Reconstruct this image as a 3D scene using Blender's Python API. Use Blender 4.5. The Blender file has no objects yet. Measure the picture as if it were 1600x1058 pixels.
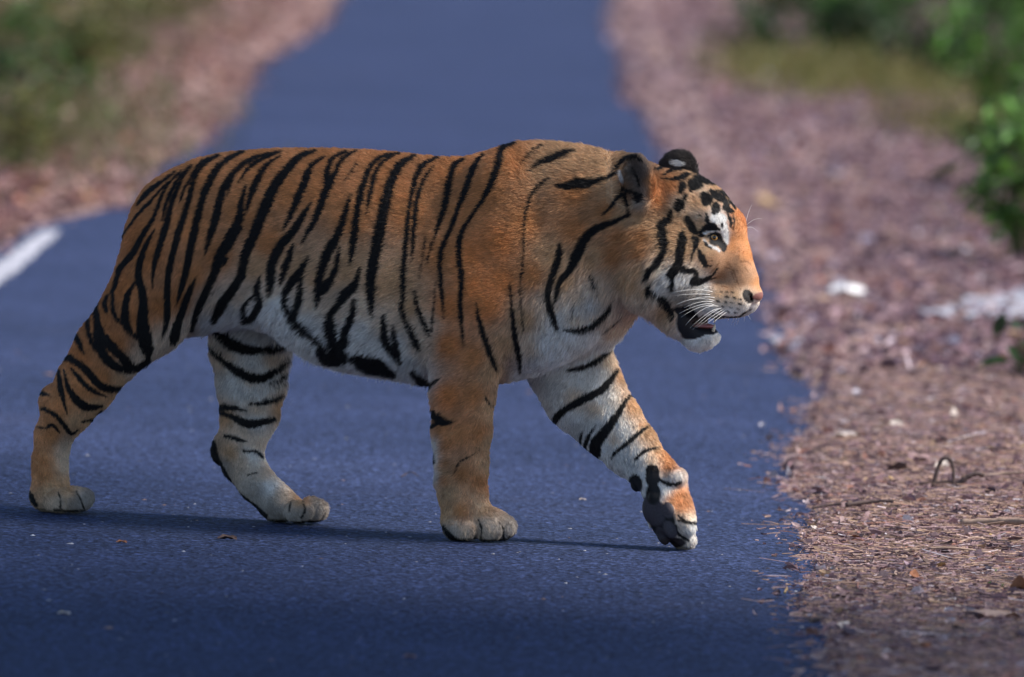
import bpy, math, random
import numpy as np
from math import radians, sin, cos, pi

rng = np.random.default_rng(7)
random.seed(7)
S = bpy.context.scene
COL = S.collection

# ------------------------------------------------------------------ camera
IW, IH = 1600.0, 1058.0                      # photograph size, used to turn pixels into directions
CAM_H, FPX, V_HOR, ROLL = 1.84, 16193.5, -300.0, radians(2.3)
PITCH = math.atan((529 - V_HOR) / FPX)
_r0 = np.array([1.0, 0, 0]); FWD = np.array([0, cos(PITCH), -sin(PITCH)]); _u0 = np.cross(_r0, FWD)
RGT = cos(ROLL) * _r0 + sin(ROLL) * _u0
UPV = -sin(ROLL) * _r0 + cos(ROLL) * _u0
CAM = np.array([0.0, 0.0, CAM_H])
cd = bpy.data.cameras.new('camera')
cam = bpy.data.objects.new('camera', cd); COL.objects.link(cam)
from mathutils import Matrix, Vector
cam.matrix_world = Matrix(((RGT[0], UPV[0], -FWD[0], 0), (RGT[1], UPV[1], -FWD[1], 0), (RGT[2], UPV[2], -FWD[2], CAM_H), (0, 0, 0, 1)))
cd.sensor_width = 36.0; cd.lens = FPX / IW * 36.0
cd.clip_start = 0.5; cd.clip_end = 3000
cd.dof.use_dof = True; cd.dof.focus_distance = 25.85; cd.dof.aperture_fstop = 3.9
S.camera = cam

# ------------------------------------------------------------------ sky, sun, exposure
SUN_AZ, SUN_EL = radians(-8), radians(46)     # azimuth from +X towards +Y
sd = Vector((cos(SUN_EL) * cos(SUN_AZ), cos(SUN_EL) * sin(SUN_AZ), sin(SUN_EL)))
w = bpy.data.worlds.new('World'); S.world = w; w.use_nodes = True
wn = w.node_tree; bg = wn.nodes['Background']
sky = wn.nodes.new('ShaderNodeTexSky'); sky.sky_type = 'NISHITA'; sky.sun_disc = False
sky.sun_elevation = SUN_EL; sky.sun_rotation = math.atan2(sd.x, sd.y)
sky.air_density = 1.0; sky.dust_density = 0.2; sky.ozone_density = 2.5
wn.links.new(sky.outputs[0], bg.inputs[0]); bg.inputs[1].default_value = 0.095
ld = bpy.data.lights.new('sun', 'SUN'); ld.energy = 4.0; ld.angle = radians(18); ld.color = (1.0, 0.93, 0.84)
sun = bpy.data.objects.new('sun', ld); COL.objects.link(sun)
sun.rotation_euler = sd.to_track_quat('Z', 'Y').to_euler(); sun.location = (8, 20, 12)
S.view_settings.view_transform = 'Standard'; S.view_settings.look = 'None'
S.view_settings.exposure = 0.78; S.view_settings.gamma = 1.0
S.render.engine = 'CYCLES'
S.cycles.use_denoising = True
S.cycles.max_bounces = 6; S.cycles.transparent_max_bounces = 8
try:
    S.cycles_curves.shape = 'RIBBONS'
except Exception:
    pass

# ------------------------------------------------------------------ helpers
def ray(u, v):
    return FWD * FPX + RGT * (u - 800.0) + UPV * (529.0 - v)
def ground(u, v, z=0.0):
    d = ray(u, v); t = (z - CAM_H) / d[2]
    return CAM + d * t
def tag(o, label=None, cat=None, group=None, kind=None):
    if label: o['label'] = label
    if cat: o['category'] = cat
    if group: o['group'] = group
    if kind: o['kind'] = kind
    return o
def mesh_obj(name, verts, faces, mat, parent=None, smooth=True, loop_tri=None):
    me = bpy.data.meshes.new(name)
    me.from_pydata([tuple(map(float, p)) for p in verts], [], [tuple(map(int, f)) for f in faces])
    me.update()
    if smooth: me.polygons.foreach_set('use_smooth', [True] * len(me.polygons))
    o = bpy.data.objects.new(name, me); COL.objects.link(o)
    if mat: me.materials.append(mat)
    if parent: o.parent = parent
    return o
def fast_mesh(name, verts, faces4, mat, parent=None, smooth=True):
    """verts (n,3), faces4 (m,k) all with k corners"""
    me = bpy.data.meshes.new(name)
    n, m, k = len(verts), len(faces4), faces4.shape[1]
    me.vertices.add(n); me.vertices.foreach_set('co', np.asarray(verts, np.float32).ravel())
    me.loops.add(m * k); me.loops.foreach_set('vertex_index', np.asarray(faces4, np.int32).ravel())
    me.polygons.add(m)
    me.polygons.foreach_set('loop_start', np.arange(0, m * k, k, dtype=np.int32))
    me.update(calc_edges=True)
    me.polygons.foreach_set('use_smooth', np.full(m, smooth))
    me.validate()
    o = bpy.data.objects.new(name, me); COL.objects.link(o)
    if mat: me.materials.append(mat)
    if parent: o.parent = parent
    return o
def vcol(o, arr, name='col'):
    a = o.data.attributes.new(name, 'FLOAT_COLOR', 'POINT')
    c = np.ones((len(arr), 4), np.float32); c[:, :3] = arr
    a.data.foreach_set('color', c.ravel())
def new_mat(name):
    m = bpy.data.materials.new(name); m.use_nodes = True
    return m, m.node_tree, m.node_tree.nodes['Principled BSDF']
def N(nt, t, **kw):
    n = nt.nodes.new(t)
    for k, v in kw.items(): setattr(n, k, v)
    return n
def ramp(nt, fac, stops):
    r = nt.nodes.new('ShaderNodeValToRGB'); nt.links.new(fac, r.inputs[0])
    e = r.color_ramp.elements
    while len(e) < len(stops): e.new(0.5)
    for i, (p, c) in enumerate(stops): e[i].position = p; e[i].color = (*c, 1)
    return r.outputs[0]
def noise(nt, co, scale, detail=4, rough=0.55):
    n = nt.nodes.new('ShaderNodeTexNoise'); n.inputs['Scale'].default_value = scale
    n.inputs['Detail'].default_value = detail; n.inputs['Roughness'].default_value = rough
    nt.links.new(co, n.inputs['Vector']); return n.outputs['Fac']
def mixc(nt, fac, a, b, mode='MIX'):
    m = nt.nodes.new('ShaderNodeMix'); m.data_type = 'RGBA'; m.blend_type = mode
    for sock, v in ((m.inputs[0], fac), (m.inputs[6], a), (m.inputs[7], b)):
        if hasattr(v, 'is_output'): nt.links.new(v, sock)
        elif isinstance(v, tuple): sock.default_value = (*v, 1)
        else: sock.default_value = v
    return m.outputs[2]
def attr_mat(name, rough=0.7, spec=0.3, nscale=60, namt=0.35, bump=0.0, attr='col', trans=0.0):
    m, nt, b = new_mat(name)
    a = N(nt, 'ShaderNodeAttribute', attribute_name=attr)
    co = N(nt, 'ShaderNodeTexCoord').outputs['Object']
    n = noise(nt, co, nscale)
    f = ramp(nt, n, [(0.25, (1 - namt,) * 3), (0.75, (1 + namt * 0.6,) * 3)])
    c = mixc(nt, 1.0, a.outputs['Color'], f, 'MULTIPLY')
    nt.links.new(c, b.inputs['Base Color'])
    b.inputs['Roughness'].default_value = rough; b.inputs['Specular IOR Level'].default_value = spec
    if bump:
        bp = N(nt, 'ShaderNodeBump'); bp.inputs['Strength'].default_value = bump; bp.inputs['Distance'].default_value = 0.005
        nt.links.new(n, bp.inputs['Height']); nt.links.new(bp.outputs[0], b.inputs['Normal'])
    if trans:
        t = N(nt, 'ShaderNodeBsdfTranslucent'); nt.links.new(c, t.inputs[0])
        mx = N(nt, 'ShaderNodeMixShader'); mx.inputs[0].default_value = trans
        nt.links.new(b.outputs[0], mx.inputs[1]); nt.links.new(t.outputs[0], mx.inputs[2])
        nt.links.new(mx.outputs[0], nt.nodes['Material Output'].inputs[0])
    return m
def plain_mat(name, colr, rough=0.5, spec=0.5, nscale=80, namt=0.2):
    m, nt, b = new_mat(name)
    co = N(nt, 'ShaderNodeTexCoord').outputs['Object']
    f = noise(nt, co, nscale)
    c = ramp(nt, f, [(0.25, tuple(x * (1 - namt) for x in colr)), (0.75, tuple(min(1, x * (1 + namt)) for x in colr))])
    nt.links.new(c, b.inputs['Base Color'])
    b.inputs['Roughness'].default_value = rough; b.inputs['Specular IOR Level'].default_value = spec
    return m

# ================================================================== THE SETTING
# road edges, traced as pixels on the ground plane
R_EDGE = [(930, -130), (945, -60), (966, 0), (958, 50), (985, 100), (984, 150), (1020, 190), (1042, 230), (1062, 270), (1092, 310),
          (1130, 345), (1165, 390), (1200, 430), (1222, 470), (1206, 500), (1240, 535), (1228, 565), (1261, 588), (1300, 612),
          (1263, 649), (1268, 673), (1230, 706), (1233, 767), (1278, 795), (1248, 852), (1273, 890), (1243, 955), (1288, 983),
          (1294, 1035), (1300, 1090), (1320, 1160), (1330, 1260), (1340, 1500)]
L_EDGE = [(610, -130), (570, -60), (522, 0), (500, 40), (452, 72), (402, 102), (392, 132), (362, 170), (336, 205), (305, 232),
          (245, 262), (218, 300), (170, 330), (55, 352), (-70, 420), (-200, 510), (-330, 620), (-560, 780), (-700, 900), (-900, 1080), (-1300, 1500)]
def edge_fn(px):
    p = np.array([ground(*q) for q in px])
    o = np.argsort(p[:, 1]); p = p[o]
    extra_far = p[-1] + (p[-1] - p[-4]) / np.linalg.norm(p[-1] - p[-4]) * 500
    y = np.concatenate([[-20], p[:, 1], [extra_far[1]]]); x = np.concatenate([[p[0, 0]], p[:, 0], [extra_far[0]]])
    return lambda Y: np.interp(Y, y, x)
RX, LX = edge_fn(R_EDGE), edge_fn(L_EDGE)
def vnoise(x, seed=0):
    r = np.random.default_rng(seed); t = r.random(4096) * 2 - 1
    i = np.floor(x).astype(int); f = x - i; f = f * f * (3 - 2 * f)
    return t[i % 4096] * (1 - f) + t[(i + 1) % 4096] * f
def vn2(x, y, seed=0):
    r = np.random.default_rng(seed); t = r.random((256, 256)) * 2 - 1
    i, j = np.floor(x).astype(int), np.floor(y).astype(int); fx, fy = x - i, y - j
    fx = fx * fx * (3 - 2 * fx); fy = fy * fy * (3 - 2 * fy)
    g = lambda a, b: t[a % 256, b % 256]
    return (g(i, j) * (1 - fx) + g(i + 1, j) * fx) * (1 - fy) + (g(i, j + 1) * (1 - fx) + g(i + 1, j + 1) * fx) * fy

# --- ground to the horizon
m_ground, nt, b = new_mat('forest_floor')
co = N(nt, 'ShaderNodeTexCoord').outputs['Object']
c1 = ramp(nt, noise(nt, co, 0.6, 6), [(0.3, (0.10, 0.062, 0.045)), (0.55, (0.16, 0.10, 0.078)), (0.75, (0.20, 0.14, 0.10))])
nt.links.new(c1, b.inputs['Base Color']); b.inputs['Roughness'].default_value = 0.9; b.inputs['Specular IOR Level'].default_value = 0.15
R = 1500.0
o = mesh_obj('ground', [(-R, -R, -0.03), (R, -R, -0.03), (R, R, -0.03), (-R, R, -0.03)], [(0, 1, 2, 3)], m_ground); tag(o, kind='structure')

# --- asphalt
m_road, nt, b = new_mat('asphalt')
co = N(nt, 'ShaderNodeTexCoord').outputs['Object']
vor = N(nt, 'ShaderNodeTexVoronoi'); vor.inputs['Scale'].default_value = 95; nt.links.new(co, vor.inputs['Vector'])
agg = ramp(nt, vor.outputs['Color'], [(0.15, (0.35,) * 3), (0.5, (0.9,) * 3), (0.7, (1.3,) * 3), (0.9, (2.4,) * 3)])
big = ramp(nt, noise(nt, co, 0.55, 6, 0.65), [(0.3, (0.023, 0.034, 0.080)), (0.6, (0.033, 0.046, 0.106)), (0.8, (0.045, 0.060, 0.126))])
fine = ramp(nt, noise(nt, co, 38, 4, 0.7), [(0.3, (0.55,) * 3), (0.7, (1.45,) * 3)])
c = mixc(nt, 1.0, mixc(nt, 1.0, big, agg, 'MULTIPLY'), fine, 'MULTIPLY')
dust = ramp(nt, noise(nt, co, 0.45, 6, 0.7), [(0.56, (0, 0, 0)), (0.78, (0.35,) * 3)])
c = mixc(nt, dust, c, (0.062, 0.062, 0.105))
sp = N(nt, 'ShaderNodeTexVoronoi'); sp.inputs['Scale'].default_value = 14; nt.links.new(co, sp.inputs['Vector'])
spk = ramp(nt, sp.outputs['Distance'], [(0.035, (1, 1, 1)), (0.06, (0, 0, 0))])
sel = ramp(nt, sp.outputs['Color'], [(0.72, (0, 0, 0)), (0.75, (1, 1, 1))])
c = mixc(nt, mixc(nt, 1.0, spk, sel, 'MULTIPLY'), c, (0.22, 0.22, 0.26))
nt.links.new(c, b.inputs['Base Color'])
b.inputs['Roughness'].default_value = 0.85; b.inputs['Specular IOR Level'].default_value = 0.10
bp = N(nt, 'ShaderNodeBump'); bp.inputs['Strength'].default_value = 0.9; bp.inputs['Distance'].default_value = 0.004
nt.links.new(vor.outputs['Distance'], bp.inputs['Height']); nt.links.new(bp.outputs[0], b.inputs['Normal'])
ys = np.concatenate([np.linspace(-15, 15, 10), np.linspace(16, 120, 420), np.linspace(121, 400, 60)])
xl, xr = LX(ys) - 0.5, RX(ys) + 0.5
V = np.stack([np.concatenate([xl, xr]), np.concatenate([ys, ys]), np.zeros(2 * len(ys))], 1); n = len(ys)
i = np.arange(n - 1)
o = fast_mesh('road', V, np.stack([i, i + n, i + n + 1, i + 1], 1), m_road, smooth=False); tag(o, kind='structure')

# --- verges (low leaf-strewn banks lapping over the asphalt)
m_verge, nt, b = new_mat('leaf_mould')
co = N(nt, 'ShaderNodeTexCoord').outputs['Object']
c1 = ramp(nt, noise(nt, co, 3.0, 8, 0.7), [(0.25, (0.20, 0.125, 0.115)), (0.45, (0.33, 0.215, 0.195)), (0.6, (0.43, 0.29, 0.26)), (0.8, (0.54, 0.39, 0.345))])
c2 = ramp(nt, noise(nt, co, 42, 4, 0.7), [(0.3, (0.5,) * 3), (0.7, (1.4,) * 3)])
nt.links.new(mixc(nt, 1.0, c1, c2, 'MULTIPLY'), b.inputs['Base Color'])
b.inputs['Roughness'].default_value = 0.85; b.inputs['Specular IOR Level'].default_value = 0.2
bp = N(nt, 'ShaderNodeBump'); bp.inputs['Strength'].default_value = 0.8; bp.inputs['Distance'].default_value = 0.02
nt.links.new(noise(nt, co, 30, 5, 0.7), bp.inputs['Height']); nt.links.new(bp.outputs[0], b.inputs['Normal'])
def verge_z(x, y, d):
    return 0.004 + 0.022 * np.clip(d / 0.25, 0, 1) + 0.03 * np.clip(d / 1.5, 0, 1) + np.clip(d / .4, 0, 1) * (0.012 * vn2(x * 6, y * 6, 3) + 0.03 * vn2(x * 1.1, y * 1.1, 4) + 0.008 * vn2(x * 17, y * 17, 5))
def verge(name, edge, side):
    ys = np.concatenate([np.linspace(12, 20, 40), np.linspace(20.03, 34, 460), np.linspace(34.05, 120, 560), np.linspace(122, 300, 50)])
    ds = np.concatenate([np.linspace(0, 1.2, 28), np.linspace(1.3, 6, 22), [8, 12, 20, 40]])
    e = edge(ys) + 0.035 * vnoise(ys * 5.3, 11) + 0.03 * vnoise(ys * 13, 12) + 0.015 * vnoise(ys * 31, 13)
    D, Y = np.meshgrid(ds, ys); X = e[:, None] + side * D
    Z = verge_z(X, Y, D); Z[:, 0] = -0.004
    n, m = len(ys), len(ds)
    idx = np.arange(n * m).reshape(n, m)
    F = np.stack([idx[:-1, :-1], idx[:-1, 1:], idx[1:, 1:], idx[1:, :-1]], -1).reshape(-1, 4)
    if side < 0: F = F[:, ::-1]
    o = fast_mesh(name, np.stack([X, Y, Z], -1).reshape(-1, 3), F, m_verge); tag(o, kind='structure')
verge('verge_right', RX, 1); verge('verge_left', LX, -1)

# --- worn paint line at the left edge of the road, pale slab patches on the right verge
m_paint, nt, b = new_mat('worn_white_paint')
co = N(nt, 'ShaderNodeTexCoord').outputs['Object']
nt.links.new(ramp(nt, noise(nt, co, 9, 6, 0.7), [(0.3, (0.22, 0.22, 0.26)), (0.55, (0.48, 0.47, 0.52))]), b.inputs['Base Color']); b.inputs['Roughness'].default_value = 0.7
def patch(name, px, edge, side, lift, mat, grid=14):
    p = np.array([ground(*q) for q in px]); lo, hi = p.min(0), p.max(0); n = len(p)
    gx, gy = np.linspace(lo[0], hi[0], grid * 3), np.linspace(lo[1], hi[1], grid * 4)
    X, Y = np.meshgrid(gx, gy); Dd = side * (X - edge(Y))
    Z = np.where(Dd > 0, verge_z(X, Y, np.maximum(Dd, 0)), 0.0) + lift
    inside = np.zeros(X.shape, bool); xn = X + 0.02 * vn2(X * 30, Y * 8, 41); yn = Y + 0.15 * vn2(X * 25, Y * 5, 42)
    for k in range(n):
        x1, y1, x2, y2 = *p[k, :2], *p[(k + 1) % n, :2]
        c = ((y1 > yn) != (y2 > yn)) & (xn < (x2 - x1) * (yn - y1) / (y2 - y1 + 1e-12) + x1); inside ^= c
    idx = np.arange(X.size).reshape(X.shape)
    F = np.stack([idx[:-1, :-1], idx[:-1, 1:], idx[1:, 1:], idx[1:, :-1]], -1)[inside[:-1, :-1]]
    o = fast_mesh(name, np.stack([X, Y, Z], -1).reshape(-1, 3), F, mat); tag(o, kind='structure'); return o
patch('road_marking', [(-60, 458), (-20, 428), (60, 365), (92, 359), (84, 376), (0, 446), (-50, 486)], LX, -1, 0.004, m_paint, 30)
m_slab = plain_mat('pale_slab', (0.36, 0.36, 0.41), 0.8, 0.3, 6, 0.35)
patch('bare_patch', [(1425, 496), (1520, 486), (1640, 484), (1680, 505), (1600, 517), (1500, 512), (1440, 508)], RX, 1, 0.02, m_slab)
patch('bare_patch', [(1200, 533), (1235, 525), (1262, 530), (1255, 541), (1215, 545)], RX, 1, 0.006, m_slab)
# ================================================================== THE TIGER
# Its own frame: x along the walk, y to its left (away from the camera), z up.
PSI = radians(22.0)
EX = np.array([cos(PSI), -sin(PSI), 0]); EY = np.array([sin(PSI), cos(PSI), 0]); EZ = np.array([0, 0, 1.0])
_c = ground(750, 846); _a = ground(95, 801)
YN = -0.087
ORG = _c + EY * (-YN + 0.0) - EX * 0.55 + EY * (((_a + _c) / 2 - _c) @ EY)
ORG[2] = 0.0
PXM = FPX / 25.85                                  # pixels per metre at the tiger
def P(u, v, y):
    d = ray(u, v); t = (y - (CAM - ORG) @ EY) / (d @ EY); q = CAM + d * t - ORG
    return np.array([q @ EX, y, q[2]])
def proj(p):                                       # tiger frame -> pattern sheet coordinates of the flank tracing
    q = ORG + p[:, :1] * EX + p[:, 1:2] * EY + p[:, 2:3] * EZ - CAM
    k = FPX / (q @ FWD)
    return 800 + (q @ RGT) * k, 529 - (q @ UPV) * k
# ---------------------------------------------------------------- solid shape: blended distance field
VX = 0.0042
LO = np.array([-0.74, -0.36, -0.03]); HI = np.array([1.30, 0.34, 1.06])
DIM = np.ceil((HI - LO) / VX).astype(int) + 1
GX, GY, GZ = [(LO[k] + VX * np.arange(DIM[k])).astype(np.float32) for k in range(3)]
FURIN = 0.004
class Field:
    def __init__(s): s.d = np.full(DIM, 0.2, np.float32)
    def region(s, lo, hi):
        a = np.clip(np.floor((np.asarray(lo) - LO) / VX).astype(int), 0, DIM); b = np.clip(np.ceil((np.asarray(hi) - LO) / VX).astype(int) + 1, 0, DIM)
        sl = tuple(slice(a[k], b[k]) for k in range(3))
        return sl, GX[sl[0]][:, None, None], GY[sl[1]][None, :, None], GZ[sl[2]][None, None, :]
    def blend(s, sl, d, k):
        a = s.d[sl]; h = np.maximum(k - np.abs(a - d), 0) / k
        s.d[sl] = np.minimum(a, d) - h * h * k * 0.25
    def carve(s, sl, d, k):
        a = s.d[sl]; h = np.maximum(k - np.abs(a + d), 0) / k
        s.d[sl] = np.maximum(a, -d) + h * h * k * 0.25
    def ell(s, c, r, ang=0.0, yaw=0.0, k=0.03, sub=False):
        R_ = max(r) + 0.035 + k
        sl, x, y, z = s.region(c - R_, c + R_)
        x = x - c[0]; y = y - c[1]; z = z - c[2]
        cy, sy = cos(yaw), sin(yaw); x, y = x * cy + y * sy, -x * sy + y * cy
        ca, sa = cos(ang), sin(ang); x, z = x * ca + z * sa, -x * sa + z * ca
        k0 = np.sqrt((x / r[0]) ** 2 + (y / r[1]) ** 2 + (z / r[2]) ** 2) + 1e-6
        k1 = np.sqrt((x / r[0] ** 2) ** 2 + (y / r[1] ** 2) ** 2 + (z / r[2] ** 2) ** 2) + 1e-6
        d = (k0 * (k0 - 1) / k1).astype(np.float32)
        (s.carve if sub else s.blend)(sl, d, k)
    def cone_d(s, x, y, z, a, b, ra, rb, ys):
        B = (b - a) * np.array([1, 1 / ys, 1]); L2 = B @ B + 1e-9
        x = x - a[0]; y = (y - a[1]) / ys; z = z - a[2]
        t = np.clip((x * B[0] + y * B[1] + z * B[2]) / L2, 0, 1)
        d = np.sqrt((x - t * B[0]) ** 2 + (y - t * B[1]) ** 2 + (z - t * B[2]) ** 2) - (ra + (rb - ra) * t)
        return (d * min(1.0, ys + 0.15)).astype(np.float32)
    def chain(s, pts, k=0.03, mirror=False):
        """pts: (u, v, radius_px, y, lateral scale); segments are joined first, then blended in once"""
        fl = np.array([1, -1 if mirror else 1, 1])
        q = [(P(u, v, y) * fl, r / PXM - FURIN, ys) for u, v, r, y, ys in pts]
        A = np.array([p for p, _, _ in q]); m = max(r * max(1, ys) for _, r, ys in q) + 0.035 + k
        sl, x, y, z = s.region(A.min(0) - m, A.max(0) + m)
        tot = None
        for (a, ra, ya), (b, rb, yb) in zip(q[:-1], q[1:]):
            d = s.cone_d(x, y, z, a, b, ra, rb, (ya + yb) / 2)
            if tot is None: tot = d
            else:
                h = np.maximum(0.012 - np.abs(tot - d), 0) / 0.012; tot = np.minimum(tot, d) - h * h * 0.003
        s.blend(sl, tot, k)
core, near, far = Field(), Field(), Field()
def E2(f, u, v, y, ru, rv, ry, ang=0.0, yaw=0.0, k=0.03, sub=False, both=False):
    c = P(u, v, y); r = (ru / PXM, ry, rv / PXM)
    f.ell(c, r, radians(ang), radians(yaw), k, sub)
    if both: f.ell(c * np.array([1, -1, 1]), r, radians(ang), -radians(yaw), k, sub)
# trunk: loft between the traced back line and belly line
TR = np.array([(204, 350, 440, .05), (216, 312, 470, .095), (235, 283, 500, .135), (270, 262, 520, .165), (310, 245, 522, .182), (350, 237, 512, .195), (400, 233, 506, .205), (450, 231, 520, .215), (490, 231, 545, .22),
               (530, 232, 568, .225), (580, 235, 581, .228), (630, 240, 590, .222), (680, 245, 600, .212), (720, 245, 602, .203), (760, 234, 601, .195), (800, 222, 597, .188), (850, 221, 585, .178), (900, 227, 560, .165), (940, 235, 528, .15), (985, 242, 492, .135), (1025, 262, 465, .10), (1050, 300, 430, .05)])
tt = np.array([P(u, t, 0) for u, t, b_, w_ in TR]); tb = np.array([P(u, b_, 0) for u, t, b_, w_ in TR])
ex_ = (tt[:, 0] + tb[:, 0]) / 2
def smooth_interp(x, xp, fp):
    xs = np.linspace(xp[0], xp[-1], 400); f = np.interp(xs, xp, fp); kk = np.hanning(17); kk /= kk.sum()
    f = np.convolve(np.pad(f, 8, 'edge'), kk, 'valid'); return np.interp(x, xs, f)
zt = smooth_interp(GX, ex_, tt[:, 2]) - FURIN; zb = smooth_interp(GX, ex_, tb[:, 2]) + FURIN; hw = smooth_interp(GX, ex_, TR[:, 3]) - FURIN
zc = (zt + zb) / 2; hz = (zt - zb) / 2
Yg, Zg = GY[None, :, None], GZ[None, None, :]
nn = 2.25
zn = (Zg - zc[:, None, None]) / hz[:, None, None]
yw = hw[:, None, None] * (1.0 - 0.10 * zn)
kk = ((np.abs(Yg) / yw) ** nn + np.abs(zn) ** nn) ** (1 / nn)
d = ((kk - 1) * np.minimum(hw, hz)[:, None, None]).astype(np.float32)
xe = np.maximum(ex_[0] - GX, GX - ex_[-1])[:, None, None]
d = np.where(xe > 0, np.sqrt(np.maximum(d, 0) ** 2 + xe ** 2), d).astype(np.float32)
core.d = np.minimum(core.d, d); del d, kk, yw, zn
# hips, shoulders, neck
E2(core, 280, 378, -.105, 74, 112, .080, ang=-18, k=.05, both=True)
E2(core, 250, 425, -.09, 50, 100, .085, ang=-14, k=.05, both=True)
E2(core, 345, 300, -.10, 66, 42, .06, k=.05, both=True)
E2(core, 780, 345, -.125, 60, 100, .06, ang=8, k=.045, both=True)
E2(core, 772, 445, -.15, 88, 95, .07, ang=0, k=.07, both=True)
E2(core, 802, 270, -.06, 44, 36, .05, k=.025, both=True)
E2(core, 868, 470, -.10, 72, 95, .075, ang=-18, k=.07, both=True)
E2(core, 560, 430, -.15, 150, 118, .085, k=.10, both=True)
core.chain([(905, 372, 128, 0, .78), (970, 366, 112, 0, .66), (1030, 360, 82, 0, .8)], k=.03)
# head
E2(core, 1066, 329, 0, 74, 58, .098, ang=-14, k=.035)
core.chain([(1108, 332, 38, 0, .95), (1128, 358, 40, 0, .95), (1141, 398, 34, 0, .95), (1156, 440, 33, 0, .95)], k=.03)
E2(core, 1052, 415, -.075, 50, 62, .055, k=.045, both=True)
E2(core, 1012, 412, -.085, 48, 72, .060, ang=12, k=.05, both=True)
E2(core, 1092, 398, -.058, 42, 36, .040, ang=-30, k=.035, both=True)
E2(core, 1112, 346, -.060, 26, 13, .026, ang=-35, k=.022, both=True)
E2(core, 1138, 470, -.030, 38, 27, .038, ang=8, k=.02, both=True)
E2(core, 1100, 470, -.045, 34, 26, .036, ang=0, k=.03, both=True)
core.chain([(1030, 462, 26, -.055, 1.0), (1062, 500, 23, -.045, 1.0), (1088, 524, 18, -.022, 1.0)], k=.03)
core.chain([(1030, 462, 26, -.055, 1.0), (1062, 500, 23, -.045, 1.0), (1088, 524, 18, -.022, 1.0)], k=.03, mirror=True)
core.chain([(1010, 440, 40, 0, 1.2), (1055, 492, 26, 0, 1.3), (1090, 525, 18, 0, 1.4)], k=.03)
E2(core, 1099, 526, 0, 25, 17, .038, ang=6, k=.02)
E2(core, 1178, 459, 0, 15, 12, .028, ang=-30, k=.014)
# mouth, nostrils, eye sockets
E2(core, 1106, 506, 0, 26, 8.0, .060, ang=6, k=.008, sub=True)
E2(core, 1085, 494, -.07, 20, 5.0, .030, ang=-22, k=.008, sub=True, both=True)
E2(core, 1169, 464, -.022, 7, 7.5, .014, ang=40, k=.006, sub=True, both=True)
# ears
E2(core, 1010, 318, -.092, 24, 26, .03, k=.025)
E2(core, 997, 287, -.122, 35, 44, .020, ang=14, yaw=-24, k=.010)
E2(core, 994, 287, -.143, 27, 36, .020, ang=14, yaw=-24, k=.006, sub=True)
E2(far, 1060, 270, .085, 30, 34, .022, ang=-12, yaw=10, k=.01)
# near fore leg and paw
YA = YN
near.chain([(748, 470, 78, -.155, .72), (728, 552, 57, -.15, .85), (724, 615, 51, -.135, .9), (722, 675, 47, -.118, .92), (722, 728, 42, -.104, 1.0), (723, 772, 39, -.094, 1.1), (730, 800, 38, -.09, 1.2)], k=.05)
E2(near, 728, 815, -.090, 39, 26, .054, k=.022)
for u, v, y, ru, rv, ry in ((718, 826, -.138, 28, 20, .027), (762, 826, -.108, 24, 20.5, .024), (782, 825, -.072, 22, 19, .023), (788, 823, -.040, 20, 18, .024)):
    E2(near, u, v, y, ru, rv, ry, k=.005)
E2(near, 762, 812, -.085, 30, 20, .045, k=.02)
E2(near, 690, 752, -.085, 9, 16, .02, k=.02)
# near hind leg and paw
near.chain([(272, 400, 80, -.135, .70), (226, 487, 72, -.145, .74), (169, 547, 56, -.14, .76), (134, 600, 50, -.125, .8), (106, 638, 43, -.115, .82), (84, 680, 32, -.10, .95), (78, 722, 29.5, -.092, 1.0), (79, 765, 32, -.088, 1.2)], k=.045)
E2(near, 79, 622, -.11, 15, 20, .028, ang=-20, k=.025)
E2(near, 80, 778, -.087, 33, 22, .048, k=.020)
for u, v, y, ru, rv, ry in ((92, 782, -.132, 27, 19.5, .026), (116, 780, -.103, 24, 21, .024), (125, 780, -.070, 20, 19, .022), (130, 779, -.038, 18, 17, .022)):
    E2(near, u, v, y, ru, rv, ry, k=.005)
# far hind leg and paw
YB = -YN
far.chain([(392, 455, 80, .12, .75), (390, 545, 62, .12, .8), (392, 600, 55, .112, .82), (390, 648, 48, .105, .85), (377, 692, 39, .098, .9), (379, 722, 35, .094, .95), (402, 756, 31, .09, 1.05), (434, 785, 31, .088, 1.2)], k=.04)
E2(far, 346, 702, .098, 15, 22, .025, ang=-15, k=.025)
E2(far, 446, 795, .087, 38, 20, .048, k=.020)
for u, v, y, ru, rv, ry in ((466, 799, .042, 26, 18, .025), (486, 796, .072, 20, 20.5, .024), (494, 797, .105, 18, 18, .022), (498, 797, .135, 16, 17, .022)):
    E2(far, u, v, y, ru, rv, ry, k=.005)
# far fore leg, lifted paw
far.chain([(868, 520, 78, .10, .75), (912, 614, 66, .115, .75), (952, 662, 54, .11, .8), (985, 700, 46, .105, .85), (1016, 733, 36, .10, .95), (1036, 756, 33, .098, 1.1)], k=.04)
far.chain([(1036, 756, 32, .098, 1.1), (1046, 790, 34, .094, 1.25), (1050, 815, 34, .09, 1.35)], k=.03)
E2(far, 1056, 744, .075, 17, 13, .03, ang=-20, k=.012)
E2(far, 1050, 806, .090, 36, 28, .055, ang=-25, k=.02)
for u, v, y, ru, rv, ry, an in ((1064, 815, .045, 28, 17, .024, -35), (1066, 836, .066, 26, 16, .024, -35), (1060, 840, .105, 26, 15, .024, -45), (1064, 828, .135, 24, 16, .022, -40)):
    E2(far, u, v, y, ru, rv, ry, ang=an, k=.007)
E2(far, 1022, 800, .052, 18, 27, .022, ang=25, k=.006)       # main pad
E2(far, 1044, 797, .034, 11, 14, .013, ang=15, k=.004)        # toe pads
E2(far, 1048, 828, .034, 11, 16, .014, ang=28, k=.004)
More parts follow.
